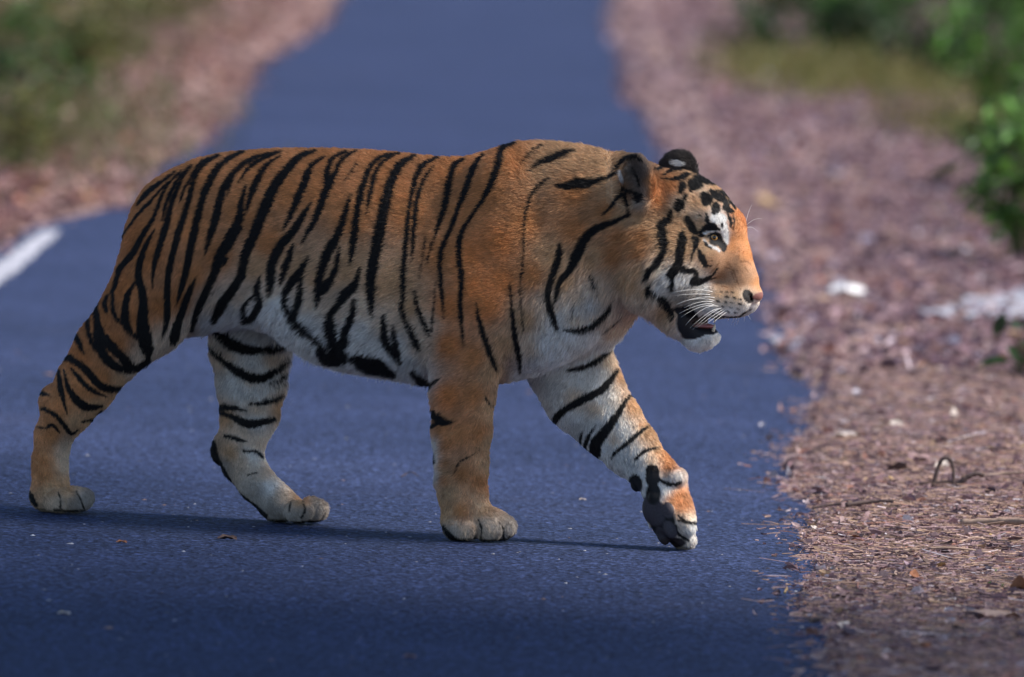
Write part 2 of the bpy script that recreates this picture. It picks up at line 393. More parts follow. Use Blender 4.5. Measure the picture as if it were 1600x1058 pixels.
E2(far, 1036, 836, .055, 10, 17, .016, ang=25, k=.004)
E2(far, 1022, 777, .040, 9, 10, .012, ang=0, k=.004)
E2(far, 993, 756, .085, 8, 13, .016, ang=12, k=.006)          # carpal pad
# tail, carried low behind the near hind leg
far.chain([(236, 345, 24, .0, 1), (212, 405, 22, .01, 1), (180, 475, 20, .03, 1), (146, 548, 18, .03, 1), (110, 612, 16, .02, 1), (93, 668, 15, .01, 1), (86, 712, 12, .01, 1)], k=.02)

def smin(a, b, k):
    h = np.maximum(k - np.abs(a - b), 0) / k
    return np.minimum(a, b) - h * h * k * 0.25
D = smin(smin(core.d, near.d, 0.035), far.d, 0.022)

def surface_nets(D):
    sgn = D < 0
    nx, ny, nz = D.shape
    cnt = np.zeros((nx - 1, ny - 1, nz - 1), np.int8)
    for a in (0, 1):
        for b in (0, 1):
            for c in (0, 1):
                cnt += sgn[a:nx - 1 + a, b:ny - 1 + b, c:nz - 1 + c]
    act = np.argwhere((cnt > 0) & (cnt < 8)); del cnt
    idx = np.full((nx - 1, ny - 1, nz - 1), -1, np.int32)
    idx[act[:, 0], act[:, 1], act[:, 2]] = np.arange(len(act))
    acc = np.zeros((len(act), 3)); num = np.zeros(len(act))
    cs = [(a, b, c) for a in (0, 1) for b in (0, 1) for c in (0, 1)]
    for p in cs:
        for ax in range(3):
            if p[ax]: continue
            q = list(p); q[ax] = 1
            d0 = D[act[:, 0] + p[0], act[:, 1] + p[1], act[:, 2] + p[2]]; d1 = D[act[:, 0] + q[0], act[:, 1] + q[1], act[:, 2] + q[2]]
            m = (d0 < 0) != (d1 < 0)
            t = np.where(m, d0 / np.where(m, d0 - d1, 1), 0)
            pt = np.tile(np.array(p, float), (len(act), 1)); pt[:, ax] += t
            acc[m] += pt[m]; num[m] += 1
    Vv = LO + VX * (act + acc / num[:, None])
    F = []
    for ax in range(3):
        s0 = [slice(None)] * 3; s1 = [slice(None)] * 3; s0[ax] = slice(0, -1); s1[ax] = slice(1, None)
        A, B = sgn[tuple(s0)], sgn[tuple(s1)]
        e = np.argwhere(A != B)
        b1, b2 = (ax + 1) % 3, (ax + 2) % 3
        e = e[(e[:, b1] > 0) & (e[:, b2] > 0) & (e[:, b1] < D.shape[b1] - 1) & (e[:, b2] < D.shape[b2] - 1)]
        qs = []
        for o1, o2 in ((-1, -1), (0, -1), (0, 0), (-1, 0)):
            g = e.copy(); g[:, b1] += o1; g[:, b2] += o2; qs.append(idx[g[:, 0], g[:, 1], g[:, 2]])
        q = np.stack(qs, 1); flip = ~A[e[:, 0], e[:, 1], e[:, 2]]
        q[flip] = q[flip][:, ::-1]; F.append(q)
    return Vv, np.concatenate(F)
def sample(G, p):
    q = (p - LO) / VX; i = np.clip(np.floor(q).astype(int), 0, DIM - 2); f = q - i
    r = 0
    for a in (0, 1):
        for b in (0, 1):
            for c in (0, 1):
                w_ = np.where(a, f[:, 0], 1 - f[:, 0]) * np.where(b, f[:, 1], 1 - f[:, 1]) * np.where(c, f[:, 2], 1 - f[:, 2])
                r = r + w_ * G[i[:, 0] + a, i[:, 1] + b, i[:, 2] + c]
    return r
TV, TF = surface_nets(D)
# relax a little
eA = np.concatenate([TF[:, [0, 1]], TF[:, [1, 2]], TF[:, [2, 3]], TF[:, [3, 0]]])
deg = np.bincount(eA[:, 0], minlength=len(TV))[:, None]
for _ in range(2):
    s_ = np.stack([np.bincount(eA[:, 0], TV[eA[:, 1], k], len(TV)) for k in range(3)], 1)
    TV = TV * 0.5 + 0.5 * s_ / np.maximum(deg, 1)
# cut off anything under the soles
TV[:, 2] = np.maximum(TV[:, 2], 0.001)

# ---------------------------------------------------------------- coat: colour, stripes, painted crease shade, lie and length of the hair
OR, OB, RU, TN, CR, WH, GR = (.64, .255, .085), (.58, .26, .10), (.50, .205, .07), (.64, .40, .22), (.72, .56, .42), (.80, .77, .73), (.42, .36, .31)
DK = (.05, .042, .04); MZ = (.48, .255, .135)
BASE_N = [
 (OB, [(200, 330), (250, 300), (300, 270), (400, 250), (500, 245), (600, 250), (700, 260), (300, 350), (300, 430), (380, 330), (450, 300), (550, 340), (500, 300), (640, 330), (600, 300), (720, 330), (760, 300), (800, 250), (690, 400), (830, 430), (820, 350), (900, 300), (950, 330), (980, 300), (900, 360), (960, 400), (970, 370), (340, 400), (420, 380)]),
 (RU, [(230, 400), (190, 450), (250, 480), (150, 500), (180, 540), (120, 560), (210, 360), (280, 470), (215, 500), (140, 470)]),
 (OR, [(780, 380), (740, 450), (700, 480), (700, 540), (700, 620), (760, 480), (730, 400), (785, 440)]),
 (TN, [(400, 420), (460, 420), (540, 420), (620, 440), (640, 480), (850, 260), (860, 400), (930, 260), (960, 255), (890, 240), (920, 400), (980, 440), (820, 500), (790, 540), (880, 440), (590, 450), (500, 440)]),
 (CR, [(600, 510), (480, 468), (420, 455), (655, 540), (520, 480), (560, 480), (290, 515), (265, 532), (830, 545), (860, 480), (900, 470), (940, 460), (900, 500), (940, 500), (960, 520), (660, 510), (375, 462), (620, 500), (335, 480)]),
 (WH, [(400, 490), (350, 492), (380, 500), (450, 505), (500, 530), (560, 520), (540, 555), (600, 560), (630, 565), (650, 595), (330, 505), (840, 575), (870, 560), (820, 592), (850, 540), (880, 520), (905, 525), (930, 530), (870, 500), (900, 485), (925, 480), (480, 510), (580, 540), (430, 480), (440, 520), (620, 540)]),
 # near legs
 (OB, [(740, 560), (740, 620), (720, 680), (750, 680), (720, 740), (752, 750), (720, 800), (700, 690), (692, 700), (692, 725), (692, 750), (690, 670), (160, 590), (110, 610), (90, 640), (80, 680), (66, 720), (70, 745), (140, 610)]),
 (TN, [(768, 640), (768, 580), (695, 800), (757, 800), (765, 690), (760, 735), (150, 640), (120, 665), (80, 762), (104, 765), (190, 595), (695, 740), (700, 770)]),
 (CR, [(720, 832), (106, 700), (108, 725), (225, 562), (205, 585), (248, 545), (765, 828), (760, 815), (90, 788)]),
 (GR, [(798, 825), (785, 832), (132, 785), (120, 792), (705, 835)]),
 (WH, [(678, 745), (677, 700), (677, 720)]),
 # head
 (OR, [(1160, 375), (1152, 350), (1166, 400), (1145, 372), (1148, 358), (1143, 385), (1150, 335)]),
 (MZ, [(1155, 420), (1130, 425), (1172, 430), (1105, 412), (1120, 440), (1140, 450), (1115, 400), (1135, 405), (1160, 440), (1150, 405)]),
 (OB, [(1183, 443), (1050, 290), (1030, 315), (998, 395), (1018, 283), (1026, 300), (1005, 370)]),
 (TN, [(955, 285), (958, 262), (960, 310), (968, 335), (1095, 350), (1088, 318), (1105, 312), (1075, 345), (1100, 360), (1108, 395), (1098, 378), (1120, 292), (1080, 277), (1050, 335), (1060, 355), (1045, 370), (1040, 395), (1078, 372), (1068, 395), (1000, 425), (990, 445), (1040, 485), (985, 325), (1085, 385), (1122, 462), (1150, 462), (1140, 310), (1000, 340), (1025, 360), (1010, 455)]),
 (CR, [(1100, 302), (1085, 335), (1040, 412), (1092, 425), (1012, 440), (1020, 470), (1000, 470), (1140, 474), (1165, 462), (1060, 320), (1020, 420), (1118, 473)]),
 (WH, [(1126, 347), (1133, 365), (1119, 340), (1045, 432), (1062, 440), (1080, 441), (1028, 455), (1140, 486), (1160, 490), (1173, 484), (1112, 482), (1100, 536), (1115, 530), (1085, 540), (1090, 440), (1035, 440), (1100, 450)]),
 (GR, [(1078, 462), (1060, 462), (1095, 465), (995, 318)]),
 ((.17, .145, .13), [(985, 268), (990, 290), (998, 300), (1000, 275), (983, 300), (995, 262)])]
BASE_F = [
 (CR, [(870, 545), (950, 560), (900, 625), (960, 690), (1022, 722), (1076, 808), (1070, 843), (350, 560), (425, 560), (390, 595), (400, 640), (380, 680), (380, 722), (412, 742), (442, 778), (400, 700), (930, 640)]),
 (WH, [(905, 590), (925, 600), (900, 660), (930, 665), (965, 705), (955, 650), (975, 680), (995, 715), (945, 590), (870, 580), (390, 545), (410, 590), (380, 610), (400, 660), (365, 600), (395, 710), (420, 760), (920, 560), (880, 650), (940, 625), (915, 690), (945, 700), (980, 722), (1010, 742), (1056, 748), (1040, 764), (1084, 822), (1020, 762), (860, 610), (395, 570), (370, 530), (430, 530), (400, 615), (1080, 838)]),
 (TN, [(970, 585), (992, 635), (1012, 675), (1030, 705), (470, 785), (440, 640), (350, 650), (360, 710)]),
 (OB, [(1038, 714), (1062, 772), (1070, 790), (1045, 728), (180, 400), (128, 545), (90, 660), (1056, 780)]),
 (GR, [(472, 800), (495, 795), (350, 725), (430, 800), (455, 810), (400, 770)]),
 (DK, [(1045, 262), (1075, 260), (1060, 245), (1060, 280), (1090, 270), (1035, 260)])]
# crops used while tracing: origin and magnification
CROP = {'T': (300, 200, 2.519), 'H': (30, 220, 3.112), 'L': (30, 480, 2.939), 'S': (640, 200, 2.52), 'F': (640, 540, 3.1125), 'B': (1010, 320, 4.41), 'C': (950, 220, 5.877), 'I': (0, 0, 1), 'W': (970, 680, 5.57), 'Q': (660, 720, 7.56)}
ST_N = {'T': """
105 108 8 40 135 12 0 185 12|205 92 10 130 130 18 80 200 20 40 290 22 15 370 24 0 440 18|330 95 8 240 120 16 170 170 22 120 250 26 95 350 32 70 430 24 50 505 5
350 92 8 260 130 15 215 165 14 185 213 4|170 165 10 150 220 12 140 268 4|352 108 5 290 150 18 255 210 26 230 270 20 210 345 4
212 225 6 195 290 20 185 360 32 150 430 36 110 500 32 85 580 30 50 660 28 20 730 20 5 790 14|190 390 20 165 440 16 150 480 4|138 512 12 130 540 8
490 90 8 430 110 24 370 170 34 320 240 40 280 330 42 245 420 40 210 500 36 195 580 34 150 650 34 110 710 38 85 765 12
525 112 6 470 150 20 445 210 30 415 280 28 385 350 18 355 405 3|610 92 8 555 120 15 530 180 20 530 225 24 515 280 28 480 370 24 455 410 16 433 455 3|650 88 6 595 120 16 565 175 18 540 230 24
470 292 4 440 340 22 400 405 30 345 470 36 315 540 36 310 610 32 300 670 6|400 455 8 385 500 26 365 560 26 345 625 5
460 500 4 430 560 28 385 620 30 365 665 20 375 715 24 410 770 36 440 800 32 475 825 12|430 590 22 425 660 24 410 720 28 400 750 20
270 580 6 255 640 26 265 690 30 245 735 26 215 760 26|238 665 10 206 700 16 205 745 18
625 262 4 605 330 20 575 420 30 535 490 38 510 560 32 500 640 34 490 712 5|580 470 6 570 540 22 545 600 30 515 640 30
820 100 6 745 115 14 700 160 20 670 240 24 650 330 24 640 420 27 630 490 22 620 540 4|805 103 6 745 140 14 715 200 18 700 270 14 687 340 3|650 140 3 605 205 3
880 108 10 820 145 28 785 210 34 760 300 38 740 400 42 720 500 40 705 590 38 705 680 28 710 750 6
970 115 8 905 150 19 875 220 19 855 320 15 845 420 19 835 520 19 830 600 21 830 680 14|820 690 14 845 770 20 875 830 20 895 878 4
950 150 6 910 210 14 885 290 18 875 380 19 870 460 14 865 525 3|920 430 4 905 520 5 895 590 3|880 640 6 885 700 14 910 770 14 935 820 5
660 550 5 640 620 30 600 660 38 575 700 26 545 740 30 540 800 38 560 850 44 580 890 60|640 680 18 630 740 26 605 800 32 600 850 34|500 880 20 540 905 56 590 900 56
755 735 6 755 790 28 765 850 32 800 890 36 825 930 8|790 780 14 800 840 22 815 890 16|645 910 40 700 930 66 750 945 56 795 970 24|880 970 8 910 1000 36 930 1020 16|475 825 20 500 850 26 525 875 20|560 760 10 565 830 16""",
'H': """
760 150 6 700 195 14 630 245 24 575 310 12|720 200 6 660 270 10 590 340 10 530 420 9 490 480 9 455 550 14 430 640 12|650 290 6 580 360 8 510 450 10 480 520 10
790 145 8 720 215 13 680 300 16 650 380 20 600 460 24 550 550 28 490 620 26 470 690 22 450 740 16|840 120 10 770 190 15 720 290 16 695 390 5
660 430 5 620 500 20 590 580 30 580 660 34 600 740 38 605 830 44 605 910 54 615 990 62 630 1050 24|560 690 8 525 760 30 515 850 38 525 905 36 560 945 20 590 960 30
835 120 6 790 190 16 745 290 22 720 390 29 690 490 30 665 570 26 650 650 16 648 715 3|860 150 6 810 220 14 780 300 3
975 70 8 900 115 16 850 190 20 830 270 24 800 370 28 770 460 32 745 560 28 725 660 28 720 760 30 720 860 30 705 930 14 695 960 3
1027 85 20 960 130 22 900 240 26 880 330 30 855 430 36 830 540 36 810 640 32 790 710 26 765 800 3|860 660 5 830 730 28 800 810 32 770 890 38 755 960 44 745 975 20
430 750 10 415 790 24 425 830 16|455 740 14 455 810 20 470 860 18 510 900 12|400 730 8 375 800 22 380 900 30 395 990 36 420 1058 36|390 880 10 420 970 30 470 1030 36 520 1058 30
350 820 8 335 880 15 340 950 17 370 1010 16|265 930 20 290 980 24 315 1035 5|225 1040 20 260 1058 24|1027 480 36 970 600 38 930 690 36 880 790 28 855 870 26 850 915 14|1027 740 36 985 800 36 950 870 32|700 770 4 720 800 4|950 730 6 940 750 5""",
'L': """
365 30 14 355 120 30 375 200 38 420 255 42 470 285 32 540 280 28 590 250 30 605 230 10|400 130 14 440 190 32 490 250 42 530 280 20|565 0 30 570 100 60 590 180 52 600 215 20|320 30 10 315 90 16 330 150 16 345 190 5
255 115 20 275 160 20 295 212 4|205 235 20 250 245 28 310 290 32 360 350 32 410 375 32 470 375 20|240 280 8 280 330 20 330 380 20 405 412 5|180 290 14 190 370 25 205 430 16 220 490 3
205 285 6 225 370 20 270 435 36 320 460 32 385 455 8|380 480 14 345 515 13 290 527 5|105 465 16 160 490 18 205 540 19 240 580 15 270 565 5|80 550 8 120 555 10 150 540 16 185 575 7
50 850 8 60 880 22 75 905 18|180 850 2 190 885 5 188 925 7|262 845 2 283 885 5 296 925 7|105 395 22 135 405 8|160 930 6 230 936 7 300 932 6""",  # hind toe gaps: dark fur lines that also paint crease shade
'S': """
215 122 10 175 150 21 155 220 25 140 300 23 115 380 16 90 450 8 65 540 3|290 105 10 255 150 21 225 230 23 190 320 19 160 400 15 130 470 19 120 540 17 125 620 15 135 750 3
415 60 16 370 75 24 350 140 28 320 220 25 285 285 15 235 360 13 200 430 21 195 500 21 205 600 21 200 700 17 205 780 13 213 860 3|262 690 5 275 760 15 300 840 19 325 910 19 348 960 7
395 610 5 405 720 13 415 820 19 430 890 21 437 960 7|545 200 9 490 250 13 460 320 8 452 400 6 450 500 6 437 620 6 440 720 6 450 800 3|655 85 5 605 100 22 560 120 27 510 140 16 470 170 3
525 65 5 480 95 7 435 150 3|575 225 7 620 230 27 665 215 38 710 220 30 760 200 16 810 180 12|870 340 14 800 370 20 730 400 30 690 440 36 660 500 38 630 560 26 590 610 20 575 680 14
595 460 18 585 520 28 560 590 24 545 660 24 560 730 26 580 790 14|830 260 18 800 300 14 760 345 6|610 795 8 670 795 21 730 770 21 780 720 18 795 690 6|710 580 7 725 620 8 740 660 3|645 700 5 640 750 4
770 800 3 830 750 5|105 600 3 95 700 6 85 800 8|20 640 8 35 720 15 70 800 13|0 790 20 25 850 25 40 880 6""",
'F': """
100 320 20 130 350 38 160 370 38 205 375 10|110 390 20 150 370 16|100 190 16 140 165 8|220 620 3 240 570 6 290 540 5 340 510 2|365 240 3 385 280 5 410 300 3
110 500 8 118 570 16|105 690 18 118 740 14|15 130 20 60 180 42 85 210 10|334 845 3 349 890 6 345 945 8|438 862 3 458 900 6 455 935 8|160 880 14 190 920 22 230 948 12|240 950 10 340 952 10 450 945 12 520 920 8""",  # fore toe gaps: dark fur with crease shade painted in
'B': """
235 0 56 215 30 30|170 60 14 150 100 44 110 140 52 110 200 54 120 260 54 120 320 42 80 400 40 40 440 34|280 90 24 300 130 46 330 180 38 350 200 14
250 170 10 250 230 46 240 290 58 230 360 54 215 420 54 180 470 54 160 490 30|215 430 50 270 450 38 330 460 30 350 480 20|170 500 36 180 550 32 175 590 20
350 490 20 330 530 50 370 530 40 420 510 24 460 480 12 490 440 5|315 225 14 345 240 38 335 290 26 315 350 10 310 390 4|360 310 12 375 350 36 395 390 36 410 420 20 450 420 6
370 185 20 410 160 40 450 150 46 500 172 14|415 60 6 420 110 26|370 210 24 405 215 10|420 218 12 470 196 12 505 210 18 512 260 36 530 290 44 535 312 22|400 258 13 420 280 15 450 300 7|440 255 12 470 272 18 500 260 36
520 130 10 522 150 14|20 560 34 10 610 24|100 640 40 140 680 52 165 730 38 175 790 20|60 620 30 30 590 26|30 440 34 0 500 30
560 50 9 572 100 13 582 150 7|600 70 8 605 120 8 600 170 4|430 520 5 480 500 5|365 60 5 372 80 5|508 598 9 516 602 9|548 600 8 556 604 8|590 602 8 600 606 8|548 634 9 562 638 9|600 640 8 615 644 8|640 650 7 652 654 7
488 660 9 500 666 9|540 668 9 552 672 9|586 674 8 600 678 8|636 682 8 652 686 7|520 700 8 532 704 8|576 708 8 590 712 8|626 716 7 640 720 7|500 726 7 510 730 7|556 738 7 570 742 7|610 744 6 622 746 6
640 770 12 680 745 10 720 720 8|440 745 8 520 770 8 600 775 8 650 768 8|480 780 8 540 772 8""",
'C': """
430 265 10 500 245 26 580 215 26 640 210 10|505 315 8 560 285 19 620 260 28 700 262 17 780 270 8|500 350 10 600 355 21 660 345 38 720 320 38 770 310 8|690 395 36 680 430 60 660 470 28
760 380 30 800 400 94 830 400 64 870 420 8|760 460 24 770 430 30|715 510 24 705 535 30|655 570 52 650 610 66|580 660 34 570 690 22|800 330 20 870 350 52 940 370 54 1000 390 30|790 300 8 850 300 14 900 310 8
890 510 62 910 540 84 890 575 40|985 580 30 990 620 64 980 650 44|940 460 20 980 490 52 1030 520 54 1070 550 42 1100 590 20|1000 460 12 1070 480 32 1120 520 32 1150 560 18 1170 600 14|1100 540 12 1140 580 20 1170 620 12
1080 610 50 1110 640 42 1140 650 30|1120 700 14 1135 760 17 1125 800 6|66 270 16 84 225 30 128 178 36 200 152 36 270 160 26 315 190 10|250 500 46 280 540 56 300 510 40|150 490 30 160 560 24 200 640 24|130 440 30 200 470 30
210 250 10 260 330 14 280 420 20|900 670 6 910 720 18 920 760 20|830 680 8 845 690 8"""}  # black strokes behind and below the near ear paint its shade
ST_F = {'L': """
880 105 20 940 140 42 1000 180 54 1080 195 40 1160 190 30 1220 175 12|870 170 12 920 230 24 980 280 36 1050 320 42 1120 325 38 1180 290 30 1235 240 16|1150 350 5 1200 330 14 1235 295 10|1170 365 4 1225 345 8
1055 445 8 1120 440 19 1180 420 19 1212 405 12|920 460 24 970 462 28 1045 475 5|920 480 16 980 505 25 1050 535 36 1110 530 32 1170 515 20|945 590 14 1000 605 16 1045 618 5
890 620 24 895 680 36 915 725 36 955 795 32 1005 865 32 1080 918 26 1130 960 20|1030 660 8 1090 665 12 1120 690 10|1240 935 7 1246 895 3|1302 895 3 1312 930 6 1297 965 9|1150 985 12 1250 990 12 1390 985 12|1050 770 5 1090 760 4""",  # far hind toe gaps likewise dark fur plus painted crease shade
'S': "620 955 8 690 940 19 760 900 19 815 850 8|770 800 3 830 750 5|610 795 8 670 795 21 730 770 21 780 720 18 795 690 6",
'F': """
700 390 16 715 350 32 760 310 32 830 270 36 890 240 36 940 210 32 980 160 26 1010 115 14|1080 235 8 1050 270 17 1020 320 26 980 380 36 940 430 46 905 480 54 900 525 54|905 390 5 870 440 17 850 500 22|840 420 8 830 460 13 825 490 8
1165 390 6 1110 430 19 1060 475 19 1000 520 14 980 550 4|1215 495 6 1150 510 14 1105 545 14 1095 560 4|635 280 10 640 310 8|1250 665 10 1290 675 14 1320 665 8|1310 850 8 1370 862 10 1405 855 8|1180 610 60 1180 650 60""",
'W': "330 380 20 420 430 26 520 415 14|500 700 14 580 760 22 660 770 16|480 790 20 500 860 20 590 915 18"}
PAINT_N = [((.20, .085, .035), 'B', '540 430 3 580 440 4 600 458 3|600 450 3 618 500 3|650 390 4 690 390 5 720 412 4|590 470 3 600 505 2|680 430 3 700 460 3|620 520 3 640 560 3|560 400 3 590 430 3|500 400 3 470 440 4 440 470 3|520 560 2 560 570 2'),  # brown strokes: muzzle wrinkle shading painted as thin lines
           ((0.80, 0.78, 0.75), 'B', "480 90 60 520 100 60|535 150 44 548 220 32 555 265 18|395 238 10 425 278 14 480 300 13 505 320 10|395 200 10 440 182 11 485 183 10"),
           ((0.80, 0.78, 0.76), 'C', "100 285 22 118 345 28 130 390 14|640 205 10 650 205 10")]
PAINT_F = [((0.82, 0.80, 0.78), 'C', "590 195 18 640 207 46 690 215 26")]
def fields(base):
    pts = np.array([p for _, l in base for p in l], float); cols = np.array([c for c, l in base for _ in l])
    gu, gv = np.meshgrid(np.arange(0, 1264, 8.0), np.arange(180, 900, 8.0), indexing='ij')
    d2 = (gu[..., None] - pts[:, 0]) ** 2 + (gv[..., None] - pts[:, 1]) ** 2 + 30
    w_ = d2 ** -1.7
    return (w_ @ cols) / w_.sum(-1, keepdims=True)
def bil(G, u, v, u0, v0, st):
    x = np.clip((u - u0) / st, 0, G.shape[0] - 1.001); y = np.clip((v - v0) / st, 0, G.shape[1] - 1.001)
    i, j = x.astype(int), y.astype(int); fx, fy = x - i, y - j
    if G.ndim == 3: fx, fy = fx[:, None], fy[:, None]
    return (G[i, j] * (1 - fx) + G[i + 1, j] * fx) * (1 - fy) + (G[i, j + 1] * (1 - fx) + G[i + 1, j + 1] * fx) * fy
MR = 1.0   # sheet resolution, px
def stroke_map(strokes):
    G = np.full((1264, 720), 9.0, np.float32)
    for crop, txt in strokes:
        ou, ov, sc = CROP[crop]
        for line in txt.replace('\n', '|').split('|'):
            a = np.array(line.split(), float)
            if len(a) < 6: continue
            a = a.reshape(-1, 3); a = np.stack([ou + a[:, 0] / sc, ov + a[:, 1] / sc - 180, a[:, 2] / sc * (1.28 if crop == 'C' else 1.14 if crop == 'B' else 1.06) + 0.8], 1)
            q = np.vstack([2 * a[0] - a[1], a, 2 * a[-1] - a[-2]]); fine = []
            for k in range(1, len(q) - 2):
                for t in np.linspace(0, 1, 5)[:-1]:
                    fine.append(0.5 * (2 * q[k] + (q[k + 1] - q[k - 1]) * t + (2 * q[k - 1] - 5 * q[k] + 4 * q[k + 1] - q[k + 2]) * t * t + (3 * q[k] - q[k - 1] - 3 * q[k + 1] + q[k + 2]) * t ** 3))
            fine.append(a[-1]); fine = np.array(fine); fine[:, 2] = np.maximum(fine[:, 2], 0.8)
            for s0, s1 in zip(fine[:-1], fine[1:]):
                m_ = max(s0[2], s1[2]) / 2 + 8
                i0, i1 = int(max(0, min(s0[0], s1[0]) - m_)), int(min(1263, max(s0[0], s1[0]) + m_)); j0, j1 = int(max(0, min(s0[1], s1[1]) - m_)), int(min(719, max(s0[1], s1[1]) + m_))
                if i1 < i0 or j1 < j0: continue
                x = np.arange(i0, i1 + 1)[:, None] - s0[0]; y = np.arange(j0, j1 + 1)[None, :] - s0[1]
                b_ = s1[:2] - s0[:2]; t = np.clip((x * b_[0] + y * b_[1]) / (b_ @ b_ + 1e-6), 0, 1)
                dd = np.sqrt((x - t * b_[0]) ** 2 + (y - t * b_[1]) ** 2) - (s0[2] + (s1[2] - s0[2]) * t) / 2
                G[i0:i1 + 1, j0:j1 + 1] = np.minimum(G[i0:i1 + 1, j0:j1 + 1], dd)
    return G
FB = {0: fields(BASE_N), 1: fields(BASE_F)}
SB = {0: stroke_map(ST_N.items()), 1: stroke_map(ST_F.items())}
PB = {0: [(c, stroke_map([(k, t)])) for c, k, t in PAINT_N], 1: [(c, stroke_map([(k, t)])) for c, k, t in PAINT_F]}
# bare skin areas on the sheet: (layer, u, v, ru, rv, angle, colour)
BARE = [(0, 1169, 463, 8, 12, -25, (.018, .014, .014)), (0, 1186, 463, 10, 6, -15, (.26, .11, .095)),
        (0, 1072, 500, 15, 24, 10, (.014, .014, .018)), (0, 1085, 520, 22, 10, -12, (.014, .014, .018)), (0, 1100, 500, 24, 7, 0, (.02, .014, .016)), (0, 1108, 518, 15, 5, 0, (.014, .014, .018)), (0, 1072, 488, 20, 10, 20, (.014, .014, .018)),
        (0, 1117, 373, 9, 7.5, 10, (.012, .011, .012)),
        (1, 1035, 815, 20, 28, -15, (.010, .009, .010)), (1, 1030, 835, 18, 18, 0, (.010, .009, .010)), (1, 1020, 798, 18, 25, -25, (.055, .045, .055)), (1, 1044, 797, 10, 13, -15, (.07, .058, .066)), (1, 1047, 828, 10, 15, -28, (.07, .058, .066)), (1, 1034, 838, 8, 16, -25, (.06, .05, .056)), (1, 1021, 772, 12, 17, 0, (.014, .013, .014)), (1, 1050, 848, 22, 8, 0, (.05, .035, .035)), (1, 993, 756, 11, 15, -12, (.016, .016, .018)), (1, 1020, 748, 11, 14, 0, (.016, .014, .015))]
# lie of the coat: (u, v, du, dv, length in mm)
LIE = [(500, 300, -1, .22, 13), (600, 400, -1, .3, 14), (350, 300, -1, .35, 12), (250, 330, -.6, .8, 12), (220, 420, -.4, 1, 12), (160, 520, -.35, 1, 11), (110, 620, -.2, 1, 9), (80, 700, 0, 1, 8), (100, 780, .6, .8, 9), (400, 430, -.9, .4, 15),
       (400, 495, -.7, .7, 32), (470, 540, -.7, .7, 34), (560, 575, -.6, .8, 30), (640, 595, -.5, .9, 26), (330, 500, -.6, .8, 26), (260, 535, -.4, .9, 18), (520, 500, -.9, .4, 20), (620, 520, -.9, .45, 18), (700, 350, -1, .35, 13), (780, 300, -1, .3, 13),
       (780, 420, -1, .22, 12), (720, 500, -1, .25, 12), (720, 600, -.95, .4, 11), (720, 700, -.6, .8, 9), (690, 720, -1, .3, 16), (720, 780, -.3, .9, 8), (770, 815, .5, .8, 9), (860, 260, -1, -.05, 20), (930, 280, -1, .2, 22), (930, 350, -.9, .5, 20), (900, 430, -.7, .7, 18),
       (860, 500, -.4, .9, 18), (830, 560, -.4, .9, 18), (940, 480, -.5, .9, 24), (980, 440, -.6, .9, 28), (920, 620, -.4, 1, 12), (990, 690, .3, 1, 10), (1050, 760, .4, 1, 10), (1080, 820, .6, .8, 10), (390, 560, -.2, 1, 14), (390, 680, 0, 1, 9), (430, 770, .5, .8, 8), (490, 800, .8, .5, 9),
       (1180, 435, -.35, -1, 4), (1160, 380, -.35, -1, 5), (1140, 320, -.7, -.7, 8), (1090, 280, -1, -.2, 14), (1050, 265, -1, .0, 16), (1130, 420, -.6, .1, 5), (1100, 400, -1, .35, 7), (1070, 370, -1, .2, 12), (1040, 330, -.9, -.3, 16), (1060, 430, -.8, .6, 16), (1030, 450, -.7, .8, 26),
       (1000, 420, -.7, .8, 34), (1000, 370, -.8, .6, 26), (990, 460, -.6, .9, 34), (1040, 485, -.7, .8, 22), (1140, 470, -.6, .5, 5), (1160, 488, -.2, .8, 6), (1100, 540, -.3, 1, 12), (1115, 535, .1, 1, 9), (985, 300, .8, -.3, 24), (975, 275, .9, -.1, 18), (1010, 275, -.3, -1, 8), (1030, 300, -.6, -.7, 14), (1000, 330, -.6, .6, 24), (1125, 350, -.6, -.7, 7), (1117, 385, -.6, .5, 4)]
lie = np.array(LIE)
gu, gv = np.meshgrid(np.arange(0, 1264, 16.0), np.arange(180, 900, 16.0), indexing='ij')
w_ = ((gu[..., None] - lie[:, 0]) ** 2 + (gv[..., None] - lie[:, 1]) ** 2 + 60) ** -2.0
nd = lie[:, 2:4] / np.linalg.norm(lie[:, 2:4], axis=1)[:, None]
LIEG = (w_ @ np.concatenate([nd, lie[:, 4:5]], 1)) / w_.sum(-1, keepdims=True)

